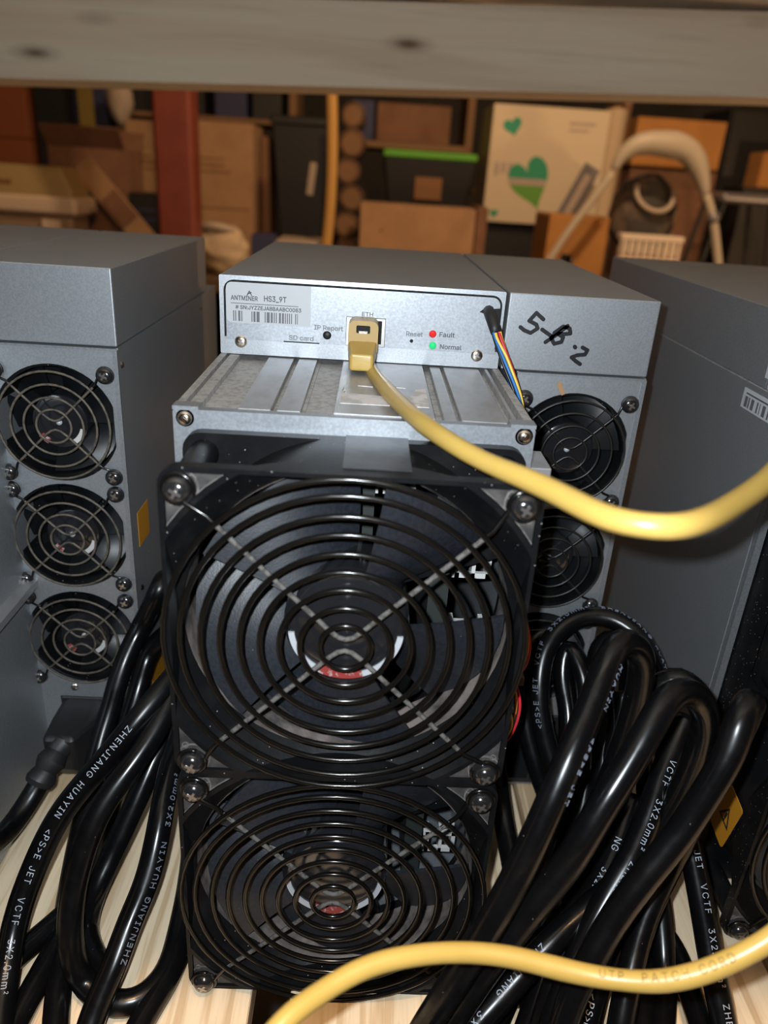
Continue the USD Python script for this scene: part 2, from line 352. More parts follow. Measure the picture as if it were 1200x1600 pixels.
RADII = [.0085, .0151, .0219, .0284, .0350, .0416, .0479, .0547, .0601]
def make_guard(radii, w, corner, strut_r, eye, n=56):
    rings = [ring(r, w, -.0036, n, 8) for r in radii]
    struts, eyes = [], []
    for s in (1, -1):                                   # two bent wires, each from one corner to the hub and on to the next corner
        c = corner - eye * .72; a = radii[0] * .62
        mid = [(-a, s * a), (-a * .45, s * a * .56), (0, s * a * .42), (a * .45, s * a * .56), (a, s * a)]
        run = [(-c * .86, s * c * .86)] + [(-c * f, s * c * f) for f in (.7, .5, .3)] + mid + [(c * f, s * c * f) for f in (.3, .5, .7)] + [(c * .86, s * c * .86)]
        struts.append(tube(np.array([(x, -.0020, z) for x, z in run]), strut_r, 8))
    for sx in (-1, 1):
        for sz in (-1, 1):
            t = np.linspace(0, 1, 20); a0 = math.atan2(-sz, -sx) - .45
            loop = [(corner * sx + eye * math.cos(a0 - u * 5.4), -.0012, corner * sz + eye * math.sin(a0 - u * 5.4)) for u in t]
            lead = [(sx * c * .80, -.0020, sz * c * .80), (sx * c * .90, -.0018, sz * c * .90)]
            eyes.append(tube(np.array(lead + loop), strut_r * 1.02, 7))
    return rings, struts, eyes

def make_screw(r, h, slot=True):
    head = lathe_y([(0, -h), (r * .45, -h * .97), (r * .75, -h * .78), (r * .95, -h * .42), (r, -h * .15), (r, 0), (0, 0)], 24)
    w, l = r * .11, r * .46
    cross = cat(box(-l, l, -h * 1.03, -h * .9, -w, w), box(-w, w, -h * 1.03, -h * .9, -l, l), box(-w * 1.4, w * 1.4, -h * 1.05, -h * .9, -w * 1.4, w * 1.4))
    cross.apply_transform(trimesh.transformations.rotation_matrix(.5, [0, 1, 0]))
    washer = lathe_y([(r * 1.22, .0012), (r * 1.28, .0006), (r * 1.22, 0), (0, 0)], 24)
    return head, cross, washer

BIG = make_big_fan()
BIG_GUARD = make_guard(RADII, .0010, .0533, .0009, .0048)
SCREW = make_screw(.0043, .0032); SMALL_SCREW = make_screw(.0040, .0026); METAL_SCREW = make_screw(.0026, .0018); FLAT_SCREW = make_screw(.0028, .0010)

def big_fan(parent, at):
    f = obj(parent, 'cooling_fan', BIG['frame'], 'fan_plastic', 35, at)
    for k, (p, rim) in enumerate(BIG['pads']):
        obj(f, 'corner_recess', p, 'dusty_plastic', False, label='dusty grey corner recess' if k == 0 else None); obj(f, 'corner_rib', rim, 'dust_ridge', False)
    obj(f, 'duct_liner', BIG['liner'], 'duct_dust', True)
    for b in BIG['blades']: obj(f, 'blade', b, 'blade_plastic', 40)
    obj(f, 'hub', BIG['hub'], 'hub_gloss', 30, label='glossy black rotor hub')
    obj(f, 'hub_label', BIG['lab'], 'sticker_white', False, label='white arc of the hub label')
    obj(f, 'hub_label_mark', BIG['red'], 'red_print', False, label='worn red mark on the hub label')
    obj(f, 'rear_spider', BIG['spokes'], 'fan_plastic')
    rings, struts, eyes = BIG_GUARD
    for r in rings: obj(f, 'guard_ring', r, 'guard_wire', True)
    for s in struts: obj(f, 'guard_strut', s, 'dusty_wire', True)
    for e in eyes: obj(f, 'guard_eye', e, 'guard_wire', True)
    for sx in (-1, 1):
        for sz in (-1, 1):
            d = (sx * .0533, -.0019, sz * .0533)
            obj(f, 'screw', SCREW[0], 'black_screw', 40, d); obj(f, 'screw_slot', SCREW[1], 'screw_slot', False, d); obj(f, 'washer', SCREW[2], 'black_screw', 30, d)
    return f

# ------------------------------------------------------------------ 60 mm fan behind the sheet metal of a power supply
def make_small_fan():
    body = tri(man(plate(rrect(-.0295, .0295, -.0295, .0295, .003), .0016, .022)) - man(plate(disc(0, 0, .0272, 40), -.01, .0195)))
    blades = []
    for k in range(7):
        th0 = 2 * PI * k / 7
        R, S = np.meshgrid(np.linspace(.0125, .0262, 4), np.linspace(0, 1, 6), indexing='ij')
        th = th0 + S * math.radians(43); Y = .0055 + .010 * S
        v = np.stack([R * np.cos(th), Y, R * np.sin(th)], -1).reshape(-1, 3); v = np.vstack([v, v + [0, .0009, 0]]); f = []
        for i in range(3):
            for j in range(5):
                a, b, c, d = i * 6 + j, i * 6 + j + 1, (i + 1) * 6 + j + 1, (i + 1) * 6 + j
                f += [[a, b, c], [a, c, d], [24 + a, 24 + c, 24 + b], [24 + a, 24 + d, 24 + c]]
        blades.append(trimesh.Trimesh(v, f, process=False))
    hub = lathe_y([(0, .0030), (.0100, .0031), (.0128, .0042), (.0134, .006), (.0134, .019)], 32)
    lab = plate(sector(0, 0, .0100, .0124, 300, 345, 10), .0026, .0029)
    red = plate(sector(0, 0, .0095, .0124, 215, 240, 6), .0026, .0029)
    nub = lathe_y([(0, .0018), (.0012, .0021), (.0014, .0031)], 12)
    return dict(body=body, blades=cat(*blades), hub=hub, lab=lab, red=red, nub=nub, blade=blades)
SMALL = make_small_fan()
SMALL_GUARD = make_guard([.0080, .0137, .0198, .0258], .00058, .0248, .00062, .0036, 44)
def small_fan(parent, at, wire='brown_wire', marks=True):
    f = obj(parent, 'exhaust_fan', SMALL['body'], 'fan_plastic', 35, at)
    for b in SMALL['blade']: obj(f, 'blade', b, 'small_blade_plastic', 40)
    obj(f, 'hub', SMALL['hub'], 'hub_gloss', 30)
    if marks: obj(f, 'hub_label', SMALL['lab'], 'label_grey', False); obj(f, 'hub_label_mark', SMALL['red'], 'red_print', False)
    obj(f, 'hub_pin', SMALL['nub'], 'sticker_white', True, label='pale pin at the hub centre')
    rings, struts, eyes = SMALL_GUARD
    for r in rings: obj(f, 'guard_ring', r, wire, True)
    for s in struts: obj(f, 'guard_strut', s, wire, True)
    for e in eyes: obj(f, 'guard_eye', e, 'guard_wire', True)
    for sx in (-1, 1):
        for sz in (-1, 1):
            d = (sx * .0248, -.0016, sz * .0248)
            obj(f, 'screw', SMALL_SCREW[0], 'black_screw', 40, d); obj(f, 'screw_slot', SMALL_SCREW[1], 'screw_slot', False, d)
    return f

# ------------------------------------------------------------------ a mining machine: hash chamber with two fans, controller on top, power supply at its right
ZC, ZT = .2471, .2815
def make_chamber(xl, xr, y0):
    y1, w = .3300 if y0 < .05 else .386, xr - xl
    # extruded lid: plates of two heights with grooves between them (fractions of the width, height over the base)
    steps = [(0, .022, 0), (.022, .034, -.0022), (.034, .068, -.0002), (.068, .172, -.0026), (.172, .262, -.0008), (.262, .280, -.0030), (.280, .345, -.0008), (.345, .356, -.0022), (.356, .438, -.0026),
             (.438, .722, -.0006), (.722, .748, -.0032), (.748, .785, -.0010), (.785, .797, -.0030), (.797, .925, -.0008), (.925, .945, -.0030), (.945, .957, -.0006), (.957, .975, -.0032), (.975, 1, 0)]
    top = [(xl + w * a, ZC + h) for s in steps for a, h in ((s[0], s[2]), (s[1], s[2]))]
    poly = sg.Polygon([(xl, ZC - .006)] + top + [(xr, ZC - .006)]).buffer(0)
    lid = plate(poly, y0 + .004, y1)
    ribs = [plate(sg.box(xl + w * a + .0001, ZC + h - .0005, xl + w * b - .0001, ZC + h + .0004), y0 + .0042, y1 - .0002) for a, b, h in steps if h in (-.0008, -.0006, -.0010)]
    side_l = box(xl - .0003, xl + .0016, y0 + .004, y1, .002, ZC - .0004); side_r = box(xr - .0016, xr + .0003, y0 + .004, y1, .002, ZC - .0004)
    base = box(xl, xr, y0 + .004, y1, .002, .0055)
    fl = rrect(xl, xr, .002, ZC - .0006, .0012).difference(rrect(xl + .0033, xr - .0033, .006, .2395, .0085)).difference(disc(0, .1, .001))
    flange = plate(fl, y0, y0 + .004)
    lips = cat(plate(sg.box(xl, ZC - .0008, xl + .009, ZC + .0006), y0 - .0003, y0 + .006), plate(sg.box(xr - .009, ZC - .0008, xr, ZC + .0006), y0 - .0003, y0 + .006))
    rails = [rbox(xr, xr + .0065, y0 + .006, y1 - .01, z - .002, z + .0025, .0006) for z in ((.1240,) if y0 < .05 else ())] + ([rbox(xr, xr + .0090, y0 + .004, y0 + .024, .2265, .2305, .0006)] if xr < .07 else []) 
    return dict(ribs=ribs, lid=lid, sides=[side_l, side_r], base=base, flange=flange, lips=lips, rails=rails)

def miner(label, loc, group, xr_ch=.0629, writing=False, top_sticker=False, side_sticker=False, fan_y=0.0, ch_y=.0385, cb_y=.1268, cb_end=.3207):
    t = thing('mining_machine', label, 'mining machine', loc, 0, group)
    xl = -.0640
    c = make_chamber(xl, xr_ch, ch_y)
    ch = obj(t, 'hash_chamber', c['lid'], 'dusty_aluminium', False, label='ribbed aluminium lid dulled by dust')
    for s in c['ribs']: obj(ch, 'lid_rib', s, 'aluminium', False)
    for s in c['sides']: obj(ch, 'side_wall', s, 'painted_steel', False)
    obj(ch, 'base_plate', c['base'], 'painted_steel', False)
    obj(ch, 'front_flange', cat(c['flange'], c['lips']), 'galvanized', False)
    for r in c['rails']: obj(ch, 'side_rail', r, 'aluminium', 30)
    for x in (xl + .0042, xr_ch - .0038):
        obj(ch, 'corner_screw', METAL_SCREW[0], 'screw_steel', 40, (x, ch_y, .2434)); obj(ch, 'screw_slot', METAL_SCREW[1], 'screw_steel', False, (x, ch_y, .2434)); obj(ch, 'screw_seat', METAL_SCREW[2], 'aluminium', 30, (x, ch_y, .2434))
    for x in (-.034, 0.004, .036):
        obj(ch, 'hash_board', box(x - .004, x + .004, ch_y + .012, .320, .010, .238), 'board_dark', False)
        for z in (.035, .075, .105, .150, .182, .216): obj(ch, 'board_connector', cat(box(x + .004, x + .019, .0455, .0475, z, z + .0022), box(x + .004, x + .019, .0455, .0475, z + .010, z + .0122), box(x + .005, x + .0068, .0455, .052, z, z + .012), box(x + .0115, x + .013, .0455, .052, z, z + .012), box(x + .0172, x + .019, .0455, .052, z, z + .012)), 'connector_white', False)
    if writing:
        rs = np.random.default_rng(3); pts = [(-.0068, .0553), (.0262, .0560), (.0266, .0833)] + [(.0266 - .0334 * k / 9, .0810 + .004 * rs.random()) for k in range(1, 9)] + [(-.0068, .0775)]
        g = sg.Polygon(pts).difference(shapely.union_all([affinity.rotate(sg.box(-.006 + .026 * rs.random(), .066 + .016 * rs.random(), .004 + .024 * rs.random(), .0675 + .016 * rs.random()).buffer(.0003), -8) for _ in range(6)]))
        m = trimesh.util.concatenate([trimesh.creation.extrude_polygon(q, .0003, engine='earcut') for q in getattr(g, 'geoms', [g]) if q.area > 1e-8]); m.apply_translation([0, 0, ZC - .00022])
        obj(ch, 'torn_label', m, 'residue', False, label='torn remains of a paper label on the lid')
        obj(ch, 'clear_tape', cat(box(-.0035, .0182, .006, .0390, .2401, .2404)), 'clear_tape', False, label='strip of clear tape over the fan')
    obj(ch, 'rear_wall', box(xl + .002, xr_ch - .002, .3280, .3290, .006, .240), 'black_gap', False)
    # fans
    big_fan(t, (0, fan_y, .180)); big_fan(t, (0, fan_y, .0600))
    if fan_y: obj(t, 'fan_spacer', tri(man(plate(rrect(-.060, .060, .001, .2395, .006), .0375 + fan_y, ch_y + .001)) - man(plate(rrect(-.0565, .0565, .005, .2355, .03), -.1, .1))), 'fan_plastic', 30)
    # controller box on the lid
    y0, yb = cb_y, cb_end
    outer = rrect(xl, .0622, ZC + .0002, ZT, .0006, 2)
    inner = shapely.union_all([rrect(xl + .0022, .0607, ZC + .012, ZT - .0022, .0042), sg.box(xl + .0022, ZC + .0070, .0607, ZC + .02)])
    shell = cat(rbox(xl, .0622, y0 + .0012, yb, ZC + .0002, ZT, .0007), plate(outer.difference(inner.buffer(.0003)), y0, y0 + .0013))
    cb = obj(t, 'controller_box', shell, 'painted_steel', 30)
    obj(cb, 'panel_gap', plate(inner.buffer(.0004), y0 + .0009, y0 + .00115), 'black_gap', False)
    jack = sg.box(-.0078, .2541, .0098, .2668)
    face = inner.buffer(-.0006).union(sg.box(xl + .0008, ZC + .0006, .0614, ZC + .0078)).difference(shapely.union_all([jack, sg.box(-.0357, .2525, -.0196, .2543), disc(-.0162, .2579, .0019, 20), disc(.0219, .2576, .0008, 12)]))
    fp = obj(cb, 'face_plate', plate(face, y0 + .0001, y0 + .0009), 'galvanized', False)
    obj(cb, 'card_slot', box(-.0360, -.0193, y0 + .0007, y0 + .001, .2522, .2546), 'black_gap', False)
    obj(cb, 'report_button', lathe_y([(0, y0 + .0001), (.0013, y0 + .0002), (.0018, y0 + .0008), (.0018, y0 + .001)], 18), 'black_plastic', True, (-.0162, 0, .2579))
    obj(cb, 'network_jack', tri(man(plate(sg.box(-.0076, .2543, .0096, .2666), y0 - .0003, y0 + .001)) - man(plate(sg.box(-.0062, .2553, .0082, .2656), -1, 1))), 'jack_metal', False)
    obj(cb, 'jack_recess', plate(sg.box(-.0063, .2552, .0083, .2657), y0 + .0004, y0 + .0009), 'black_gap', False)
    dome = lambda r: lathe_y([(0, -r * .9), (r * .5, -r * .75), (r * .85, -r * .4), (r, 0), (r, .0008)], 18)
    obj(cb, 'fault_light', dome(.0017), 'red_led', True, (.0312, y0, .2613), label='red indicator light'); obj(cb, 'normal_light', dome(.0017), 'green_led', True, (.0316, y0, .2561), label='green indicator light')
    for x, z in ((-.0549, .2528), (.0521, .2527)):
        obj(cb, 'screw', FLAT_SCREW[0], 'screw_steel', 40, (x, y0 + .0004, z)); obj(cb, 'screw_slot', FLAT_SCREW[1], 'screw_slot', False, (x, y0 + .0004, z))
    yt = y0 + .0001
    for s, h, x, z, k in (('ETH', .0017, -.0012, .2674, 1.25), ('IP Report', .0020, -.0222, .2602, 1.15), ('SD card', .0020, -.0335, .2550, 1.2), ('Reset', .0020, .0190, .2598, 1.15), ('Fault', .0020, .0340, .2603, 1.2), ('Normal', .0020, .0347, .2549, 1.15)):
        obj(cb, 'lettering', text_xz(s, h, x, yt, z, bold=True, squeeze=k * .92), 'grey_print' if s[0] in 'FN' else 'faint_print', False)
    sp = plate(rrect(xl + .0030, -.0238, .2612, .2787, .0025).union(sg.box(xl + .006, .2612, -.0238, .2787)), y0 - .0001, y0 + .00012)
    obj(cb, 'serial_sticker', sp, 'sticker_white', False, label='pale sticker with a serial number and barcode')
    ys = y0 - .0001
    obj(cb, 'lettering', text_xz('ANTMINER', .0019, -.0590, ys, .2711, bold=True, squeeze=.84), 'grey_print', False)
    obj(cb, 'emblem', cat(plate(sg.LineString([(-.0518, .2733), (-.0508, .2752), (-.0498, .2733)]).buffer(.0002), ys - .0001, ys), plate(sg.LineString([(-.0513, .2740), (-.0500, .2746)]).buffer(.0002), ys - .0001, ys)), 'grey_print', False)
    obj(cb, 'lettering', text_xz('HS3_9T', .0023, -.0446, ys, .2712, bold=True, squeeze=.85), 'grey_print', False)
    obj(cb, 'printed_rule', box(-.0590, -.0293, ys - .0001, ys, .2696, .26985), 'grey_print', False)
    obj(cb, 'lettering', text_xz('# SN:JYZZEJABBAABC0083', .0016, -.0570, ys, .2673, bold=True, squeeze=.98), 'grey_print', False)
    obj(cb, 'barcode', box(-.0582, -.0294, ys - .0001, ys, .2620, .2665), 'barcode_x', False)
    if writing:
        obj(cb, 'cable_hole', plate(sg.Polygon([(.0512, .2722), (.0525, .2734), (.0600, .2742), (.0606, .2725), (.0606, .2560), (.0598, .2560), (.0598, .2660), (.0570, .2700), (.0545, .2712), (.0530, .2717)]), y0 - .0001, y0 + .0003), 'black_gap', False)
        sl = spline([(.0555, .131, .2722), (.0552, .1245, .2725), (.0565, .1190, .2690), (.0580, .1165, .2655)], .002)
        obj(t, 'wire_sleeve', tube(sl, .0026, 10), 'black_plastic', True, label='black sleeve around the coloured wires')
        path = np.array([(.0578, .1165, .2660), (.0592, .1145, .2620), (.0612, .1125, .2575), (.0640, .1100, .2515), (.0672, .1080, .2445), (.0700, .1060, .2360), (.0705, .105, .226)])
        rs = np.random.default_rng(5)
        for k, (colr, a) in enumerate((('wire_blue', 3.6), ('wire_yellow', 4.4), ('wire_red', 5.2), ('wire_yellow', 6.0), ('wire_black', 2.6), ('wire_red', .6), ('wire_blue', 1.4))):
            ph = a + np.linspace(0, 2.0, len(path)) + .3 * rs.random(len(path)); q = path + np.stack([.0017 * np.cos(ph), .0017 * np.sin(ph), .0006 * np.sin(ph)], 1)
            obj(t, 'wire', tube(spline(q, .002), .00072, 7), colr, True)
        for colr, dx, dz in (('wire_orange', 0, .004), ('wire_red', .0012, 0), ('wire_yellow', -.0008, -.003), ('wire_black', .0004, .002)):
            obj(t, 'fan_lead', tube(spline([(.0630 + dx, .032, .178 + dz), (.0672 + dx, .030, .171 + dz), (.0694 + dx, .029, .162 + dz), (.0683 + dx, .029, .152), (.0665 + dx, .030, .146), (.0672 + dx * 2, .029, .139 + dz), (.0690 + dx, .028, .128 + dz), (.0672 + dx, .030, .117), (.064, .033, .108)], .002), .0007, 7), colr, True)
        obj(t, 'lead_clip', rbox(.0655, .0700, .0265, .0315, .1455, .1495, .0005), 'bark', 30)
    # power supply
    if writing: obj(t, 'glue_mark', plate(sg.Polygon([(.0905, .2428), (.0922, .2425), (.0945, .2378), (.0933, .2372), (.0918, .2395)]).buffer(.0003), .1258, .1262), 'cardboard', False)
    px0, px1, pyb = .0715, .1316, cb_end + .03
    cover = obj(t, 'power_supply_cover', rbox(.0636, px1, y0, yb, ZC + .0002, ZT, .0008), 'painted_steel', 30)
    if writing:
        W = [[(0.08, 0.2707), (0.0765, 0.2733), (0.0738, 0.2697), (0.0772, 0.2682), (0.078, 0.2666), (0.0751, 0.2644), (0.0721, 0.2654), (0.0702, 0.2667)], [(0.0801, 0.2662), (0.0842, 0.2638)], [(0.0913, 0.2685), (0.0873, 0.2646), (0.0824, 0.2607)],
             [(0.0858, 0.2651), (0.0894, 0.2681), (0.0924, 0.2674), (0.0931, 0.2652), (0.0899, 0.2647), (0.0864, 0.2651), (0.0847, 0.2627), (0.0865, 0.2602), (0.0896, 0.2612), (0.0901, 0.2633), (0.0873, 0.2649)], [(0.096, 0.2595), (0.0963, 0.2591)],
             [(0.0996, 0.2593), (0.102, 0.2582), (0.1013, 0.2562), (0.0978, 0.2557), (0.0953, 0.2546), (0.0974, 0.253), (0.0997, 0.2517)]]
        for s in W: obj(cover, 'handwriting', plate(sg.LineString(s).buffer(.00088, quad_segs=4), y0 - .00012, y0 + .0001), 'marker_ink', False, label='black marker handwriting' if s is W[0] else None)
    fy = cb_y - .0006
    zs = (.2098, .1513, .0915); fx = px1 - .0308
    holes = shapely.union_all([disc(fx, z, .0285, 48).intersection(sg.box(0, 0, px1 - .0040, 1)) for z in zs] + [sg.box(px0 + .0135, .004, px1 - .008, .0535)])
    facep = plate(rrect(px0, px1, .003, ZC - .0004, .0008, 2).difference(holes), fy, fy + .0012)
    body = tri(man(box(px0, px1, fy + .0012, pyb, .003, ZC - .0004)) - man(box(px0 + .0011, px1 - .0011, fy - .01, pyb - .001, .004, ZC - .0015)))
    ps = obj(t, 'power_supply', body, 'painted_steel', False)
    obj(ps, 'front_panel', facep, 'painted_steel', False)
    rim = rrect(px0, px1, .003, ZC - .0004, .001, 2); obj(ps, 'panel_rim', plate(rim.difference(rrect(px0 + .0006, px1 - .0021, .004, ZC - .0014, .001, 2)), fy - .0006, fy + .0002), 'galvanized', False)
    obj(ps, 'inner_baffle', box(px0 + .002, px1 - .002, .150, .151, .056, ZC - .003), 'black_gap', False)
    for z in zs: small_fan(t, (fx, fy, z), 'dark_wire' if writing else 'brown_wire', not writing)
    inl = tri(man(rbox(px0 + .0137, px1 - .0082, fy - .0008, fy + .030, .0042, .0533, .001)) - man(box(px0 + .0160, px1 - .012, fy - .01, fy + .024, .0075, .0500)))
    obj(ps, 'power_inlet', inl, 'black_plastic', 30); obj(ps, 'inlet_divider', box(px1 - .0230, px1 - .0222, fy - .0012, fy + .02, .0075, .050), 'board_dark', False)
    obj(ps, 'rivet', lathe_y([(0, -.0008), (.0016, -.0006), (.0022, 0)], 16), 'screw_steel', True, (fx - .0075, fy, .0592))
    obj(ps, 'orange_warning_sticker', cat(box(px1, px1 + .0002, .1362, .1545, .1425, .1615)), 'orange_sticker', False, label='orange warning sticker'); obj(ps, 'orange_warning_sticker', box(px1, px1 + .0002, .140, .172, .038, .060), 'orange_sticker', False)
    side = lathe_y([(0, -.0010), (.0012, -.0008), (.0018, 0)], 14); side.apply_transform(trimesh.transformations.rotation_matrix(PI / 2, [0, 0, 1]))
    for y, z in ((.1310, .2385), (.1345, .1195), (.30, .2385), (.30, .03)): obj(ps, 'side_screw', side, 'screw_steel', True, (px1, y, z))
    if side_sticker:
        obj(ch, 'side_sticker', cat(box(xl - .0005, xl - .0003, .1000, .1345, .2345, .2440)), 'sticker_white', False, label='white barcode sticker on the side'); obj(ch, 'barcode', box(xl - .0006, xl - .0003, .1020, .1325, .2355, .2405), 'barcode_y', False)
        obj(ch, 'printed_rule', box(xl - .0006, xl - .0003, .1020, .1315, .2415, .2422), 'grey_print', False)
        obj(cb, 'side_sticker', box(xl - .0002, xl, cb_y + .0005, cb_y + .0040, .2520, .2620), 'sticker_white', False)
        g = plate(rrect(-.0075, .0075, -.0155, .0155, .002), -.0003, .0); a = trimesh.transformations.rotation_matrix(-PI / 2, [0, 0, 1]) @ trimesh.transformations.rotation_matrix(.22, [0, 1, 0])
        g.apply_transform(a); ws = obj(t, 'warning_sticker', g, 'orange_sticker', False, (-.0613, .0215 + fan_y, .055), label='orange warning sticker on the lower fan')
        tr = sg.Polygon([(-.0052, -.0040), (.0052, -.0040), (0, .0062)]); q = cat(plate(tr.difference(tr.buffer(-.0008)), -.0005, -.0001), plate(sg.box(-.0006, -.0015, .0006, .0024), -.0005, -.0001), plate(disc(0, -.0027, .0006, 8), -.0005, -.0001)); q.apply_transform(a)
        obj(ws, 'warning_triangle', q, 'marker_ink', False)
    return t

# ------------------------------------------------------------------ the room
def struct(name, mesh, look, label=None):
    return obj('/World', name, mesh, look, False, label=label, kind='structure')
FL = -.75
struct('floor', box(-3.2, 3.2, -2.6, 4.4, FL - .05, FL), 'concrete', 'grey concrete basement floor')
struct('wall_back', box(-3.2, 3.2, 4.3, 4.4, FL, 1.75), 'dark_wall', 'dark unlit basement wall')
struct('wall_left', box(-3.3, -3.2, -2.6, 4.4, FL, 1.75), 'dark_wall', 'dark basement wall at the left')
struct('wall_right', box(3.2, 3.3, -2.6, 4.4, FL, 1.75), 'dark_wall', 'dark basement wall at the right')
struct('wall_front', box(-3.3, 3.3, -2.7, -2.6, FL, 1.75), 'dark_wall', 'dark basement wall behind the camera')
struct('ceiling', box(-3.3, 3.3, -2.7, 4.4, 1.75, 1.80), 'joist', 'bare wooden basement ceiling')

# ------------------------------------------------------------------ the rack
rack = thing('storage_rack', 'rough lumber rack with a pine slat shelf and a grey beam above', 'rack')
rs = np.random.default_rng(11)
def board(x0, x1, y0, y1, z0, z1, look, name='shelf_board'):
    obj(rack, name, rbox(x0, x1, y0, y1, z0, z1, .0015), look, 30)
edges = [(-.62, -.488), (-.482, -.351), (-.345, -.212), (-.2065, -.0330), (-.0165, .1020), (.1045, .2020), (.2055, .330), (.336, .462), (.468, .60)]
for k, (a, b) in enumerate(edges): board(a, b, -.17 + .004 * rs.random(), .86, -.019, 0, 'pine')
for y in (-.12, .40, .80): board(-.62, .60, y, y + .038, -.108, -.0192, 'beam_wood', 'cross_beam')
beam = rbox(-.80, .80, .82, .909, -.0446, .0446, .002); beam.apply_transform(trimesh.transformations.rotation_matrix(-.0385, [0, 1, 0])); beam.apply_translation([0.0, 0, .4695])
obj(rack, 'back_beam', beam, 'beam_wood', 30, label='grey weathered beam with knots')
for k in range(9):
    x = -.64 + k * .143
    board(x, x + .1428, -.131 + .012 * (x), .92, .537, .556, 'beam_wood', 'upper_board')
board(-.66, .66, -.131 + .02, -.131 + .058, .448, .5368, 'beam_wood', 'front_beam') if False else None
for x in (-.86, .80):
    for y in (-.165, .86): board(x, x + .06, y, y + .06, FL, .60, 'beam_wood', 'post')
for y in (-.165, .86):
    pass

# ------------------------------------------------------------------ the machines
miner('silver mining machine in the middle with black marker writing on its corner', (0, 0, 0), 'mining machines on the rack', writing=True)
miner('mining machine cut off by the left edge, its three small fans in a column', (-.2416, -.0015, 0), 'mining machines on the rack', xr_ch=.0752)
miner('mining machine at the right edge showing its long grey side and barcode sticker', (.2467, 0, 0), 'mining machines on the rack', side_sticker=True, fan_y=.033, ch_y=.090, cb_y=.116, cb_end=.378)

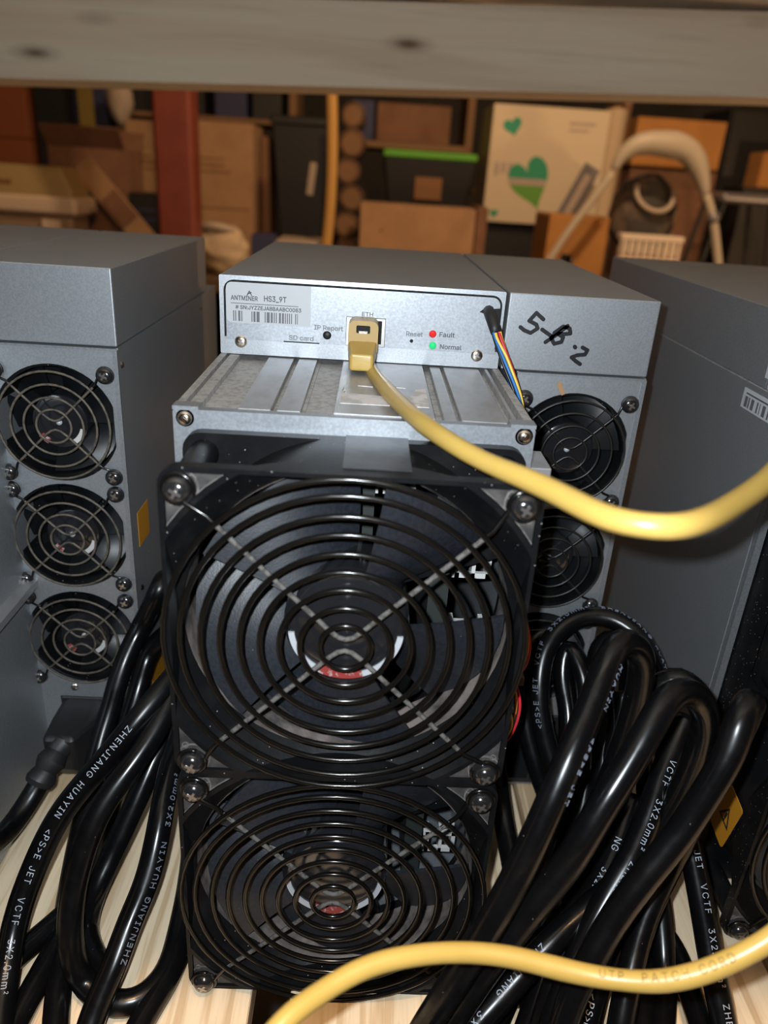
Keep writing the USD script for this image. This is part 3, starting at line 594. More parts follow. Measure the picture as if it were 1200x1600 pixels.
# ------------------------------------------------------------------ cords
CABLES = {
'plug':[(-0.1583, 0.0178, 0.0443), (-0.1588, 0.0386, 0.0343), (-0.1586, 0.0627, 0.0246), (-0.1545, 0.0753, 0.0298), (-0.1495, 0.0833, 0.0393)],
'B':[(-0.1249, -0.0354, 0.0104), (-0.1282, -0.0231, 0.0134), (-0.1313, -0.0103, 0.0173), (-0.1331, 0.005, 0.0271), (-0.1285, 0.0206, 0.0456), (-0.119, 0.0321, 0.065), (-0.1031, 0.0432, 0.0842), (-0.0867, 0.0583, 0.1025), (-0.0762, 0.078, 0.1108), (-0.0706, 0.1016, 0.1152)],
'C1':[(-0.0976, 0.1235, 0.1254), (-0.106, 0.1212, 0.1072), (-0.1134, 0.1087, 0.0905), (-0.1186, 0.0939, 0.069), (-0.1212, 0.083, 0.0563), (-0.1228, 0.0699, 0.0388), (-0.1258, 0.0605, 0.0223), (-0.1269, 0.0474, 0.0072), (-0.1217, 0.0249, 0.0056), (-0.1162, 0.0067, 0.0056), (-0.1118, -0.0099, 0.0056), (-0.1047, -0.0321, 0.0056)],
'C2':[(-0.0942, 0.1273, 0.0973), (-0.1046, 0.1282, 0.086), (-0.1097, 0.1158, 0.0698), (-0.1133, 0.1036, 0.0541), (-0.1148, 0.09, 0.0404), (-0.1158, 0.0746, 0.0253), (-0.1157, 0.0554, 0.0114), (-0.116, 0.0334, 0.0056), (-0.1191, 0.0212, 0.0056), (-0.1214, 0.0079, 0.0056), (-0.1232, -0.0063, 0.0056), (-0.1244, -0.0194, 0.0056), (-0.125, -0.0326, 0.0056)],
'D':[(-0.0759, 0.0756, 0.1053), (-0.081, 0.0558, 0.0971), (-0.0892, 0.0405, 0.0867), (-0.0985, 0.0284, 0.0757), (-0.1055, 0.017, 0.0591), (-0.1085, 0.007, 0.0411), (-0.1078, -0.0005, 0.0241), (-0.1024, -0.0045, 0.008), (-0.09, -0.0108, 0.0056), (-0.0791, -0.0095, 0.0056), (-0.0716, -0.0005, 0.0056), (-0.0694, 0.0173, 0.0056), (-0.0696, 0.0388, 0.0097), (-0.0731, 0.069, 0.016), (-0.0771, 0.0949, 0.0248)],
'E':[(-0.0841, 0.0845, 0.0753), (-0.0882, 0.0719, 0.0662), (-0.0965, 0.0526, 0.0465), (-0.1047, 0.0373, 0.0284), (-0.1087, 0.0279, 0.0191), (-0.1109, 0.0221, 0.0056), (-0.1018, 0.0071, 0.0056), (-0.0883, -0.001, 0.0056)],
'F':[(-0.0772, 0.074, 0.0766), (-0.0777, 0.0555, 0.0718), (-0.0778, 0.0296, 0.0578), (-0.0806, 0.0131, 0.0425), (-0.0839, 0.0034, 0.035), (-0.0874, -0.0104, 0.0257), (-0.0911, -0.0204, 0.0175), (-0.0937, -0.0316, 0.0092)],
'H':[(-0.1146, 0.0374, 0.0104), (-0.1226, 0.0298, 0.0056), (-0.1266, 0.0228, 0.0056), (-0.133, 0.0126, 0.0056), (-0.1382, 0.0039, 0.0056), (-0.1471, -0.007, 0.0056)],
'K':[(-0.0671, 0.027, 0.0056), (-0.0674, 0.0113, 0.0056), (-0.0701, -0.0032, 0.0056), (-0.074, -0.0153, 0.0056), (-0.0777, -0.0314, 0.0056)],
'R1':[(0.1192, 0.0561, 0.0269), (0.1129, 0.0694, 0.0444), (0.1056, 0.0802, 0.0609), (0.1003, 0.0897, 0.077), (0.0985, 0.0992, 0.0935), (0.1013, 0.1085, 0.1074), (0.11, 0.1157, 0.1172), (0.1236, 0.1197, 0.1224), (0.1376, 0.1171, 0.1225), (0.1487, 0.1088, 0.1169), (0.1554, 0.1009, 0.1071), (0.1586, 0.0903, 0.0956), (0.1564, 0.0773, 0.0783), (0.1505, 0.0622, 0.0557)],
'R1b':[(0.1153, 0.0711, 0.0234), (0.1095, 0.0787, 0.0328), (0.101, 0.089, 0.0506), (0.0953, 0.1001, 0.0681), (0.0934, 0.1121, 0.0876), (0.099, 0.1236, 0.1043), (0.1112, 0.1272, 0.1086)],
'R2':[(0.1054, 0.0272, 0.0223), (0.1092, 0.0327, 0.0525), (0.1142, 0.0334, 0.0795), (0.1176, 0.0348, 0.1028), (0.119, 0.0339, 0.1306), (0.1163, 0.0295, 0.1527), (0.1099, 0.0239, 0.1669), (0.1009, 0.018, 0.1726), (0.0941, 0.0099, 0.1684), (0.0879, 0.0003, 0.1586), (0.0802, -0.0109, 0.1474), (0.073, -0.0201, 0.1334), (0.0661, -0.027, 0.117), (0.0585, -0.0326, 0.0988), (0.0498, -0.0369, 0.0784), (0.0408, -0.0397, 0.0564), (0.0313, -0.0424, 0.0295)],
'R3':[(0.1252, 0.02, 0.0324), (0.1288, 0.0208, 0.0593), (0.1373, 0.0215, 0.0866), (0.1424, 0.0223, 0.1087), (0.1426, 0.0207, 0.1299), (0.1369, 0.0164, 0.147), (0.1269, 0.0114, 0.1572), (0.117, 0.0048, 0.1589), (0.1093, -0.0028, 0.1533), (0.1014, -0.0104, 0.1429), (0.0915, -0.0183, 0.1291), (0.082, -0.0241, 0.11), (0.0716, -0.0275, 0.0915), (0.0598, -0.0318, 0.071), (0.0489, -0.0358, 0.0484), (0.04, -0.04, 0.0258)],
'R3b':[(0.1414, 0.0482, 0.073), (0.137, 0.051, 0.0965), (0.1343, 0.0532, 0.116), (0.1371, 0.0542, 0.1285), (0.1441, 0.0528, 0.1333), (0.1513, 0.0477, 0.1298), (0.1552, 0.0422, 0.1226), (0.1574, 0.0382, 0.1088), (0.1584, 0.0362, 0.0893)],
'R4':[(0.1142, -0.0323, 0.0119), (0.1173, -0.0231, 0.0208), (0.1207, -0.0148, 0.03), (0.1263, -0.0033, 0.0392), (0.1327, 0.0067, 0.0476), (0.1416, 0.0168, 0.0588), (0.1485, 0.0224, 0.0771), (0.1516, 0.0218, 0.0959), (0.1514, 0.0163, 0.1181), (0.1495, 0.0103, 0.1391), (0.1482, 0.0068, 0.1533), (0.1457, 0.0032, 0.16), (0.1417, -0.0013, 0.1594), (0.1374, -0.0072, 0.1506), (0.1308, -0.0121, 0.1339), (0.1221, -0.0164, 0.1158), (0.1123, -0.0206, 0.1005), (0.1028, -0.0252, 0.0845), (0.0947, -0.0308, 0.0686), (0.0885, -0.0368, 0.0543), (0.0836, -0.0454, 0.037)],
'R5':[(0.1513, 0.0503, 0.1158), (0.1434, 0.0407, 0.1059), (0.1352, 0.0293, 0.0966), (0.1277, 0.0178, 0.0847), (0.1189, 0.007, 0.0745), (0.1091, -0.002, 0.0631), (0.1009, -0.0109, 0.0521), (0.0934, -0.0208, 0.0414), (0.0876, -0.0295, 0.0336), (0.0827, -0.0395, 0.0229)],
'R5b':[(0.1313, 0.0395, 0.0773), (0.1222, 0.0253, 0.069), (0.1134, 0.0136, 0.0592), (0.1048, 0.004, 0.0516), (0.0972, -0.0064, 0.0421), (0.0911, -0.0153, 0.0313), (0.0862, -0.0241, 0.021), (0.0825, -0.0333, 0.0122)],
'R6':[(0.1522, 0.0511, 0.0804), (0.1546, 0.0393, 0.0711), (0.1567, 0.0279, 0.0603), (0.1588, 0.0156, 0.0475), (0.1602, 0.0037, 0.0353), (0.1615, -0.0063, 0.0253), (0.163, -0.016, 0.0157), (0.164, -0.0274, 0.0056)],
'R7b':[(0.1416, 0.0277, 0.0636), (0.132, 0.0174, 0.0518), (0.1222, 0.0073, 0.0405), (0.1153, -0.0019, 0.0289), (0.1102, -0.011, 0.0178), (0.1076, -0.0176, 0.0075), (0.1029, -0.029, 0.0056)],
'R8':[(0.1467, 0.0414, 0.0406), (0.1494, 0.0306, 0.0286), (0.1498, 0.0174, 0.0161), (0.1478, 0.0051, 0.0079), (0.1422, -0.0102, 0.0056), (0.1349, -0.0281, 0.0056)],
'R8b':[(0.1508, 0.037, 0.0208), (0.1487, 0.0252, 0.0056), (0.1391, 0.0035, 0.0056), (0.1314, -0.0132, 0.0056), (0.1251, -0.0284, 0.0056)],
'R9':[(0.1321, 0.0193, 0.0686), (0.1188, 0.0087, 0.0634), (0.1058, 0.001, 0.0573), (0.093, -0.0065, 0.0515), (0.081, -0.0138, 0.044), (0.0698, -0.0212, 0.0361), (0.0596, -0.0282, 0.0294), (0.047, -0.0368, 0.0187)],
'R10':[(0.1091, 0.0222, 0.0287), (0.0973, 0.0143, 0.0221), (0.0873, 0.0065, 0.0136), (0.0791, -0.0006, 0.0067), (0.0714, -0.0123, 0.0056), (0.0632, -0.0276, 0.0056)],
'R11':[(0.0805, 0.1011, 0.0516), (0.0825, 0.0896, 0.0382), (0.085, 0.0727, 0.0246), (0.0865, 0.0538, 0.0192), (0.0869, 0.0404, 0.0135), (0.084, 0.0287, 0.0065), (0.0772, 0.0133, 0.0056)],
'R12':[(0.1497, 0.0293, 0.0133), (0.1587, 0.0161, 0.0056), (0.1583, 0.0013, 0.0056), (0.1574, -0.0124, 0.0056), (0.1555, -0.0276, 0.0056)],
'R14':[(0.0961, 0.0403, 0.014), (0.1045, 0.0562, 0.026), (0.1111, 0.0724, 0.0435), (0.1152, 0.0869, 0.0595), (0.1159, 0.1032, 0.0792), (0.1139, 0.1146, 0.0951), (0.1168, 0.1191, 0.103), (0.1202, 0.1143, 0.0997), (0.1245, 0.0969, 0.0805), (0.1241, 0.0814, 0.065), (0.1197, 0.065, 0.0472), (0.1117, 0.0476, 0.0318), (0.1009, 0.0307, 0.0176), (0.0905, 0.0156, 0.0072), (0.0787, -0.004, 0.0056)],
'R15':[(0.1334, 0.0812, 0.1051), (0.1339, 0.0685, 0.0887), (0.1296, 0.0533, 0.0713), (0.1228, 0.0401, 0.053), (0.1136, 0.0271, 0.0352), (0.1024, 0.0142, 0.0224), (0.0933, 0.0023, 0.0094), (0.0839, -0.0146, 0.0056), (0.0757, -0.0297, 0.0056)],
'R17':[(0.1051, 0.0269, 0.0142), (0.1146, 0.0424, 0.0253), (0.1225, 0.0561, 0.0398), (0.1287, 0.0702, 0.0549), (0.1326, 0.0868, 0.073), (0.1328, 0.1008, 0.0901), (0.1295, 0.1105, 0.1068), (0.1344, 0.1114, 0.1143), (0.14, 0.1045, 0.1138), (0.1415, 0.0935, 0.1039), (0.1359, 0.0781, 0.0884), (0.1307, 0.0659, 0.0752), (0.1346, 0.0535, 0.0596), (0.1354, 0.0427, 0.0427), (0.1319, 0.0329, 0.0249), (0.1223, 0.0211, 0.0098), (0.108, 0.0025, 0.0056), (0.0986, -0.0141, 0.0056), (0.0912, -0.0293, 0.0056)],
'Y1':[(0.0002, 0.1436, 0.2524), (0.0018, 0.1305, 0.2489), (0.0044, 0.1081, 0.2478), (0.0091, 0.0788, 0.2487), (0.016, 0.0432, 0.2503), (0.0266, 0.0074, 0.2517), (0.0379, -0.0129, 0.2513), (0.0477, -0.0282, 0.2521), (0.0559, -0.0435, 0.2528), (0.0634, -0.0554, 0.2537), (0.0723, -0.0596, 0.2547), (0.0837, -0.0536, 0.2544), (0.0975, -0.0401, 0.2538), (0.1145, -0.022, 0.2542), (0.1352, -0.0017, 0.2573)],
'Y2':[(-0.017, -0.0925, 0.1131), (-0.0111, -0.086, 0.116), (-0.0015, -0.0775, 0.1161), (0.0108, -0.0701, 0.1165), (0.0239, -0.0655, 0.1157), (0.0397, -0.0618, 0.113), (0.0553, -0.0618, 0.1116), (0.0706, -0.0641, 0.1101), (0.0849, -0.0674, 0.1113), (0.0964, -0.0704, 0.1154), (0.1078, -0.0714, 0.1215), (0.1175, -0.0709, 0.1284), (0.1257, -0.0694, 0.1348), (0.136, -0.0657, 0.144)],
}
def on_cord(text, P, r, s0, pitch, h, phi, ref=(0, -.45, 1.0), flip=False):
    """lettering bent round a cord: it starts s0 metres along the path; phi turns it about the cord, from the side that looks along ref"""
    s = np.concatenate([[0], np.cumsum(np.linalg.norm(np.diff(P, axis=0), axis=1))]); cs = CubicSpline(s, P); L = s[-1]; out = []
    ref = np.array(ref) / np.linalg.norm(ref); at = s0
    for chr_ in text:
        if chr_ != ' ':
            sup = chr_ == '²'
            m = meshkit.text_mesh('2' if sup else chr_, h * (.6 if sup else 1), .0003); v = np.array(m.vertices)
            if sup: v[:, 1] += h * .5
            a, b = v[:, 0] - v[:, 0].min(), v[:, 1] - h / 2
            u = at + a
            if u.max() > L - .002: break
            uu = (L - u) if flip else u
            p, T = cs(uu), cs(uu, 1); T /= np.linalg.norm(T, axis=1, keepdims=True)
            if flip: T = -T
            N = ref - T * (T @ ref)[:, None]; N /= np.linalg.norm(N, axis=1, keepdims=True); B = np.cross(N, T)
            ang = phi + b / r; rr = (r + v[:, 2] - .00012)[:, None]
            out.append(trimesh.Trimesh(p + rr * (np.cos(ang)[:, None] * N + np.sin(ang)[:, None] * B), m.faces, process=False)); at += a.max() + pitch
        else: at += h * .9
    return cat(*out) if out else None
PRINT = '<PS>E JET  VCTF  3X2.0mm²  ZHENJIANG HUAYIN  '
def run_on(P, r):
    """loose ends that leave the picture go on over the front edge of the shelf and hang down"""
    P = [np.array(p) for p in P]
    for end in (0, -1):
        a, b = (P[0], P[1]) if end == 0 else (P[-1], P[-2])
        if a[1] < -.004 and a[2] < .06:
            d = a - b; d[2] = 0; d /= np.linalg.norm(d) + 1e-9; dx = float(np.clip(d[0], -.5, .5)); ln = abs(-.15 - a[1])
            more = [a + [dx * .4 * ln, -.4 * ln, min(0, .5 * (r + .001 - a[2]))], np.array([a[0] + dx * .9 * ln, -.150, r + .003]), np.array([a[0] + dx * ln, -.186, r - .004]), np.array([a[0] + dx * 1.05 * ln, -.205, -.05]), np.array([a[0] + dx * 1.1 * ln, -.207, -.20])]
            P = more[::-1] + P if end == 0 else P + more
    # the other ends lead back along the gap between two machines and come to rest on the shelf
    for end in (0, -1):
        a = P[0] if end == 0 else P[-1]
        if -.112 < a[0] < -.060 and a[1] > .05:
            x = float(np.clip(a[0] - .006, -.102, -.073)); n = max(2, int((a[2] - r) / .03) + 1)
            more = [np.array([x, a[1] + .10 * (k / n) ** .8, a[2] + (r + .0004 - a[2]) * (k / n) ** 1.4]) for k in range(1, n + 1)] + [np.array([x, a[1] + .16, r + .0004])]
            P = more[::-1] + P if end == 0 else P + more
    return np.array(P)
def cord(key, label, texts=(), r=.0053, look='cord_black', group=None, q=14, ink='cord_print', h=.0027):
    if key[0] == 'Y':
        far = {'Y1': ([], [(.20, -.045, .262), (.30, -.075, .245), (.44, -.09, .15), (.58, -.10, .035), (.72, -.11, -.10)]),
               'Y2': ([(-.24, -.215, -.20), (-.20, -.212, -.03), (-.13, -.19, .045), (-.06, -.135, .095)], [(.20, -.065, .165), (.28, -.09, .13), (.38, -.11, .06), (.50, -.13, .012), (.60, -.15, .010), (.68, -.17, -.06)])}[key]
        ctrl = np.array(far[0] + list(CABLES[key]) + far[1])
    elif key == 'plug': ctrl = np.array([(-.160, -.205, -.20), (-.158, -.195, -.02), (-.155, -.155, .009), (-.152, -.09, .010), (-.155, -.03, .027)] + list(CABLES[key]))
    else: ctrl = run_on(CABLES[key], r)
    P = spline(ctrl, .003)
    i0 = int(np.argmin(np.linalg.norm(P - np.array(CABLES[key][0]), axis=1))); i1 = int(np.argmin(np.linalg.norm(P - np.array(CABLES[key][-1]), axis=1)))
    sl = np.concatenate([[0], np.cumsum(np.linalg.norm(np.diff(P, axis=0), axis=1))]); lead, tail = sl[i0], sl[-1] - sl[i1]
    if key[0] != 'Y': P[:, 2] = np.where(P[:, 1] > -.165, np.maximum(P[:, 2], r + .0002), P[:, 2])
    t = thing('ethernet_cable' if key[0] == 'Y' else 'power_cord', label, 'cable' if key[0] == 'Y' else 'power cord', P[len(P) // 2], 0, group)
    c = P[len(P) // 2]; rad = r
    if key[0] == 'Y':
        rs = np.random.default_rng(len(P)); rad = r * (1 + .05 * np.interp(np.arange(len(P)), np.arange(0, len(P) + 6, 6), rs.standard_normal(len(np.arange(0, len(P) + 6, 6)))))
    obj(t, 'jacket', tube(P - c, rad, q), look, True)
    for text, s0, phi, flip in texts:
        m = on_cord(text, P - c, r, s0 + (tail if flip else lead), .0010, h, phi, flip=flip)
        if m is not None: obj(t, 'lettering', m, ink, False)
    return t, P, c

BC = 'black power cords heaped beside the machines'
cord('B', 'black lettered cord nearest the left edge, slanting down the wood', [('ZHENJIANG HUAYIN  <PS>E JET  VCTF  3X2.0mm²', .054, .35, True)], group=BC)
cord('C1', 'black cord arching out past the lowest small fan of the left machine', group=BC)
cord('C2', 'black cord right of the arching one, ending at the bottom left corner', group=BC)
cord('D', 'black cord bent in a wide U on the wood left of the lower fan', group=BC)
cord('E', 'dark cord running down inside the U loop left of the lower fan', group=BC)
cord('F', 'black cord with lettering crossing over the bottom of the U loop at the left', [('ZHENJIANG HUAYIN  3X2.0mm²  VCTF JET <PS>E', .030, -.95, True)], ink='cord_print_dim', group=BC)
cord('H', 'short black cord with an orange gleam slanting to the bottom left corner', group=BC)
cord('K', 'black cord end that leaves the picture under the U loop', group=BC)
cord('R1', 'black cord in a round lettered arch in front of the middle power supply', [('<PS>E JET  VCTF  3X2.0mm²  ZHENJIANG HUAYIN', .062, .65, False)], ink='cord_print_dim', group=BC)
cord('R1b', 'black cord just behind the left side of the round lettered arch', group=BC)
cord('R2', 'black cord in a narrow hairpin, leftmost of the tall loops right of the fans', [('NG HUAYIN', .022, .9, False), ('HUAYIN    <PS>E JET', .172, 1.12, False)], ink='cord_print_dim', group=BC)
cord('R3', 'thick black cord looping over mid-heap at the right, dusty on its bend', [('HUAYIN', .030, .6, False)], group=BC)
cord('R3b', 'black cord loop just behind the dusty bend of the right heap', group=BC)
cord('R4', 'black cord looping over furthest right, a long white gleam down it', (), group=BC)
cord('R5', 'black cord with blue-white lettering between the dusty loop and the gleaming one', [(' VCTF  3X2.0mm²  ZHENJIANG', .020, .25, False)], group=BC)
cord('R5b', 'black cord with lettering lying under the dusty loop', [('NG   3X2.0mm² VCTF JET', .020, -.2, False)], group=BC)
cord('R6', 'straight black cord with bold white lettering beside the right orange sticker', [('<PS>E JET  VCTF  3X2.0mm²  ZHENJIANG', .014, .0, False)], group=BC)
cord('R7b', 'black cord under the long gleaming one, lettered near the bottom edge', [('VCTF  JET  <PS>E', .035, -.35, False)], group=BC)
cord('R8', 'matt black cord leaving the bottom edge left of the straight lettered cord', [('<PS>E', .105, .1, False)], group=BC)
cord('R8b', 'matt black cord lowest in the right heap, half hidden under the others', group=BC)
cord('R9', 'black lettered cord slanting left to the bottom edge under the yellow cable', [('ZHENJIANG', .072, -.55, True), ('ZHENJIANG   3X2.0mm²  VCTF  JET', .060, -.2, False)], group=BC)
cord('R10', 'gleaming black cord at the bottom edge beside a knot in the wood', group=BC)
cord('R11', 'black cord standing close to the right side of the lower fan', group=BC)
cord('R12', 'black cord with a short gleam crossing below the straight lettered cord', group=BC)
cord('R14', 'dark cord folded inside the round lettered arch, nearest the fans', group=BC)
cord('R15', 'dark cord between the hairpin cord and the dusty loop of the right heap', group=BC)
cord('R17', 'dark cord folded inside the arch, half hidden by the hairpin cord', group=BC)
# the plugged cord of the left machine
t, P, c = cord('plug', 'black power cord plugged into the left machine, running out at the left edge', group=None)
pl = tri(manifold3d.Manifold.hull_points(np.vstack([rbox(-.1555, -.1310, .106, .140, .0140, .0520, .003).vertices, rbox(-.1535, -.1365, .090, .098, .0320, .0535, .003).vertices])))
obj(t, 'plug_body', moved(pl, -c), 'black_plastic', 30, label='moulded black plug')
st = np.vstack([[(-.1441, .0965, .0475)], CABLES['plug'][-1], CABLES['plug'][-2] + .45 * (np.array(CABLES['plug'][-1]) - CABLES['plug'][-2])])
obj(t, 'strain_relief', tube(spline(st, .002) - c, np.interp(np.arange(len(spline(st, .002))) % 4, [0, 1, 2, 3], [.0068, .0075, .0068, .0058]), 14), 'black_plastic', 30)
# the yellow network cables
t, P, c = cord('Y1', 'yellow network cable plugged into the middle controller box, sagging to the right edge', r=.00305, look='yellow_jacket', q=16)
up = plate(rrect(-.0064, .0066, .2560, .2672, .0030).union(sg.box(-.0064, .2540, .0066, .2610)).difference(rrect(-.0030, .0030, .2618, .2652, .0006)), .1150, .1262)
lo = tri(manifold3d.Manifold.hull_points(np.vstack([rbox(-.0062, .0064, .1140, .1180, .2510, .2585, .0014).vertices, rbox(-.0052, .0052, .1000, .108, .2485, .2560, .0016).vertices])))
obj(t, 'plug_body', moved(up, -c), 'yellow_boot', 30, label='tan network plug'); obj(t, 'plug_boot', moved(lo, -c), 'yellow_jacket', 30)
obj(t, 'boot_window', moved(box(-.0031, .0031, .1170, .1250, .2616, .2654), -c), 'black_gap', False); obj(t, 'plug_latch', moved(rbox(-.0022, .0022, .1160, .1240, .2608, .2628, .0004), -c), 'screw_slot', 30)
cord('Y2', 'yellow network cable hanging across the bottom of the picture', [('UTP  PATCH CORD', .108, .15, False)], r=.00305, look='yellow_jacket', q=16, ink='olive', h=.0024)

# ------------------------------------------------------------------ stored goods behind the rack
TZ = .03
tb = thing('work_table', 'long dark table behind the rack carrying the stored goods', 'table', (0, 2.1, FL))
def put(parent, name, mesh, look, origin, smooth=30, **k): return obj(parent, name, moved(mesh, [-o for o in origin]), look, smooth, **k)
o = (0, 2.1, FL)
put(tb, 'tabletop', rbox(-1.75, 1.75, 2.1, 3.35, TZ - .04, TZ, .003), 'table_wood', o)
for x in (-1.7, 0, 1.64):
    for y in (2.16, 3.24): put(tb, 'leg', box(x, x + .06, y, y + .06, FL, TZ - .04), 'table_wood', o)

def carton(label, x0, x1, y0, y1, z0, z1, look='cardboard', flaps=False, prints=(), name='cardboard_box', cat_='box', group=None, tape=True):
    o = ((x0 + x1) / 2, (y0 + y1) / 2, z0); t = thing(name, label, cat_, o, 0, group)
    if flaps:
        body = tri(man(box(x0, x1, y0, y1, z0, z1)) - man(box(x0 + .005, x1 - .005, y0 + .005, y1 - .005, z0 + .005, z1 + .1)))
        put(t, 'body', body, look, o, False)
        for s, yy in ((-1, y0), (1, y1)):
            m = box(x0, x1, -.002, .002, 0, (y1 - y0) * .42); m.apply_transform(trimesh.transformations.rotation_matrix(s * -.75, [1, 0, 0])); m.apply_translation([0, yy, z1]); put(t, 'flap', m, look, o, False)
    else:
        put(t, 'body', rbox(x0, x1, y0, y1, z0, z1, .004), look, o)
        xm = (x0 + x1) / 2
        put(t, 'top_flap', box(x0 + .002, xm - .001, y0 + .002, y1 - .002, z1, z1 + .003), look, o, False); put(t, 'top_flap', box(xm + .001, x1 - .002, y0 + .002, y1 - .002, z1, z1 + .003), look, o, False)
    for (a, b, c, d, lk) in prints: put(t, 'print', box(a, b, y0 - .0006, y0, c, d), lk, o, False)
    return t
G = 'cartons stored behind the rack'
# left side
t = carton('dark red bin at the far left, lower one of two stacked', -1.62, -1.33, 3.0, 3.3, TZ, .385, 'bin_red', name='storage_bin', cat_='bin')
t = carton('dark red bin at the far left, upper one of two stacked', -1.61, -1.33, 3.0, 3.3, .389, .60, 'bin_red', name='storage_bin', cat_='bin')
o = (-1.21, 3.1, TZ); t = thing('dark_cabinet', 'tall black cabinet between the red bins and the pale bag', 'cabinet', o)
put(t, 'body', rbox(-1.32, -1.02, 3.05, 3.32, TZ, .68, .004), 'black_plastic', o); put(t, 'door', rbox(-1.31, -1.175, 3.03, 3.049, TZ + .03, .67, .003), 'black_plastic', o); put(t, 'door', rbox(-1.165, -1.03, 3.03, 3.049, TZ + .03, .67, .003), 'navy', o); put(t, 'handle', rbox(-1.185, -1.178, 3.01, 3.03, .35, .45, .002), 'steel_grey', o)
o = (-1.09, 2.95, TZ); t = thing('folding_ruler', 'narrow olive strip leaning against the black cabinet', 'slat', o)
put(t, 'slat', rbox(-1.118, -1.062, 2.95, 2.962, TZ, .60, .003), 'olive', o); put(t, 'end_cap', rbox(-1.120, -1.060, 2.948, 2.964, .6005, .615, .003), 'olive', o)
o = (-1.03, 2.2, TZ); t = thing('drink_cooler', 'beige and white cooler with a lid at the left edge', 'cooler', o)
lid = tri(manifold3d.Manifold.hull_points(np.vstack([rbox(-1.20, -.895, 2.20, 2.36, .225, .235, .012, 12).vertices, rbox(-1.18, -.925, 2.22, 2.34, .280, .303, .012, 12).vertices])))
put(t, 'lid', lid, 'cooler_lid_plastic', o); put(t, 'rim', rbox(-1.22, -.878, 2.18, 2.365, .172, .224, .014, 12), 'cooler_white', o); put(t, 'body', rbox(-1.20, -.90, 2.20, 2.35, TZ, .171, .012, 12), 'cooler_body_plastic', o)
put(t, 'latch', rbox(-.990, -.935, 2.19, 2.20, .100, .158, .004), 'cooler_white', o); put(t, 'lid_print', box(-1.16, -1.07, 2.203, 2.208, .238, .262), 'box_print', o, False)
t = carton('open cardboard box with a folded flap behind the cooler', -1.03, -.79, 2.40, 2.58, TZ, .365, 'cardboard_dark', True)
m = rbox(-.17, .17, -.004, .004, -.035, .035, .002); m.apply_transform(trimesh.transformations.rotation_matrix(.85, [0, 1, 0])); o = (-.80, 2.34, TZ)
t = thing('cardboard_sheet', 'strip of cardboard leaning diagonally beside the open box', 'cardboard', o); m.apply_translation([-.80, 2.345, TZ + .160]); put(t, 'sheet', m, 'cardboard', o); m2 = rbox(-.05, .05, -.003, .003, -.03, .03, .002); m2.apply_transform(trimesh.transformations.rotation_matrix(.85, [0, 1, 0])); m2.apply_translation([-.80, 2.338, TZ + .165]); put(t, 'print', m2, 'cardboard_dark', o)
t = carton('cardboard box left of the red post with dark lines of print', -.876, -.690, 2.70, 3.0, TZ, .462, 'cardboard', prints=[(-.835, -.775, .33, .34, 'box_print'), (-.835, -.775, .31, .317, 'box_print'), (-.835, -.79, .35, .357, 'box_print')])
t = carton('large cardboard box right of the red post with lines of print', -.660, -.419, 2.60, 2.9, TZ, .468, 'cardboard', prints=[(-.605, -.50, .315, .322, 'box_print'), (-.605, -.515, .335, .342, 'box_print'), (-.605, -.52, .355, .361, 'box_print'), (-.62, -.43, .20, .206, 'box_print')])
t = carton('narrow cardboard box behind the right side of the large one', -.415, -.391, 2.75, 3.0, TZ, .440, 'cardboard_dark')
t = carton('dark grey crate at the foot of the red post', -.790, -.665, 2.40, 2.58, TZ, .238, 'black_plastic', name='plastic_crate', cat_='crate', prints=[(-.77, -.70, .16, .165, 'navy'), (-.77, -.70, .19, .195, 'navy')])
o = (-.53, 1.95, FL); t = thing('support_post', 'red painted steel post standing behind the rack', 'post', o)
put(t, 'column', rbox(-.580, -.479, 1.95, 2.05, FL + .01, 1.735, .012, 12), 'red_paint', o); put(t, 'base_plate', rbox(-.63, -.43, 1.90, 2.08, FL, FL + .0099, .002), 'red_paint', o); put(t, 'top_plate', rbox(-.63, -.43, 1.90, 2.08, 1.736, 1.7495, .002), 'red_paint', o)
# shelf unit standing on the table
o = (-.05, 3.0, TZ); t = thing('shelf_unit', 'brown wooden shelf unit along the back holding dark boxes', 'shelf', o)
for x in (-1.0, -.345, .335, .93): put(t, 'upright', rbox(x, x + .03, 3.02, 3.30, TZ, .70, .003), 'shelf_wood', o)
put(t, 'shelf_board', rbox(-.97, -.347, 2.96, 3.30, .490, .508, .003), 'shelf_wood', o); put(t, 'shelf_board', rbox(-.313, .333, 2.92, 3.30, .437, .4605, .003), 'shelf_wood', o); put(t, 'shelf_board', rbox(.367, .928, 2.98, 3.30, .30, .32, .003), 'shelf_wood', o)
for k, (x0, x1, h, lk) in enumerate(((-.95, -.82, .10, 'black_plastic'), (-.80, -.66, .13, 'black_plastic'), (-.62, -.50, .12, 'navy'), (-.48, -.37, .13, 'black_plastic'))):
    lb = ['small black box on the upper shelf left of the red post', 'black box on the upper shelf behind the red post', 'dark blue box on the upper shelf right of the red post', 'black box at the right end of the upper left shelf'][k]
    carton(lb, x0, x1, 2.99, 3.2, .5085, .5085 + h, lk, name='small_box')
t = carton('dark grey box on the middle shelf beside the wooden stick', -.105, -.020, 2.95, 3.15, .461, .592, 'navy', name='small_box'); t = carton('reddish brown cardboard box on the middle shelf above the lime-lidded tote', -.008, .268, 2.95, 3.2, .461, .588, 'cardboard_dark', prints=[(0.0, .26, .505, .510, 'bin_red')])
o = (-.89, 2.85, .56); t = thing('plastic_bag', 'pale crumpled plastic bag hanging from the shelf at the left', 'bag', (-.94, 2.9, .44))
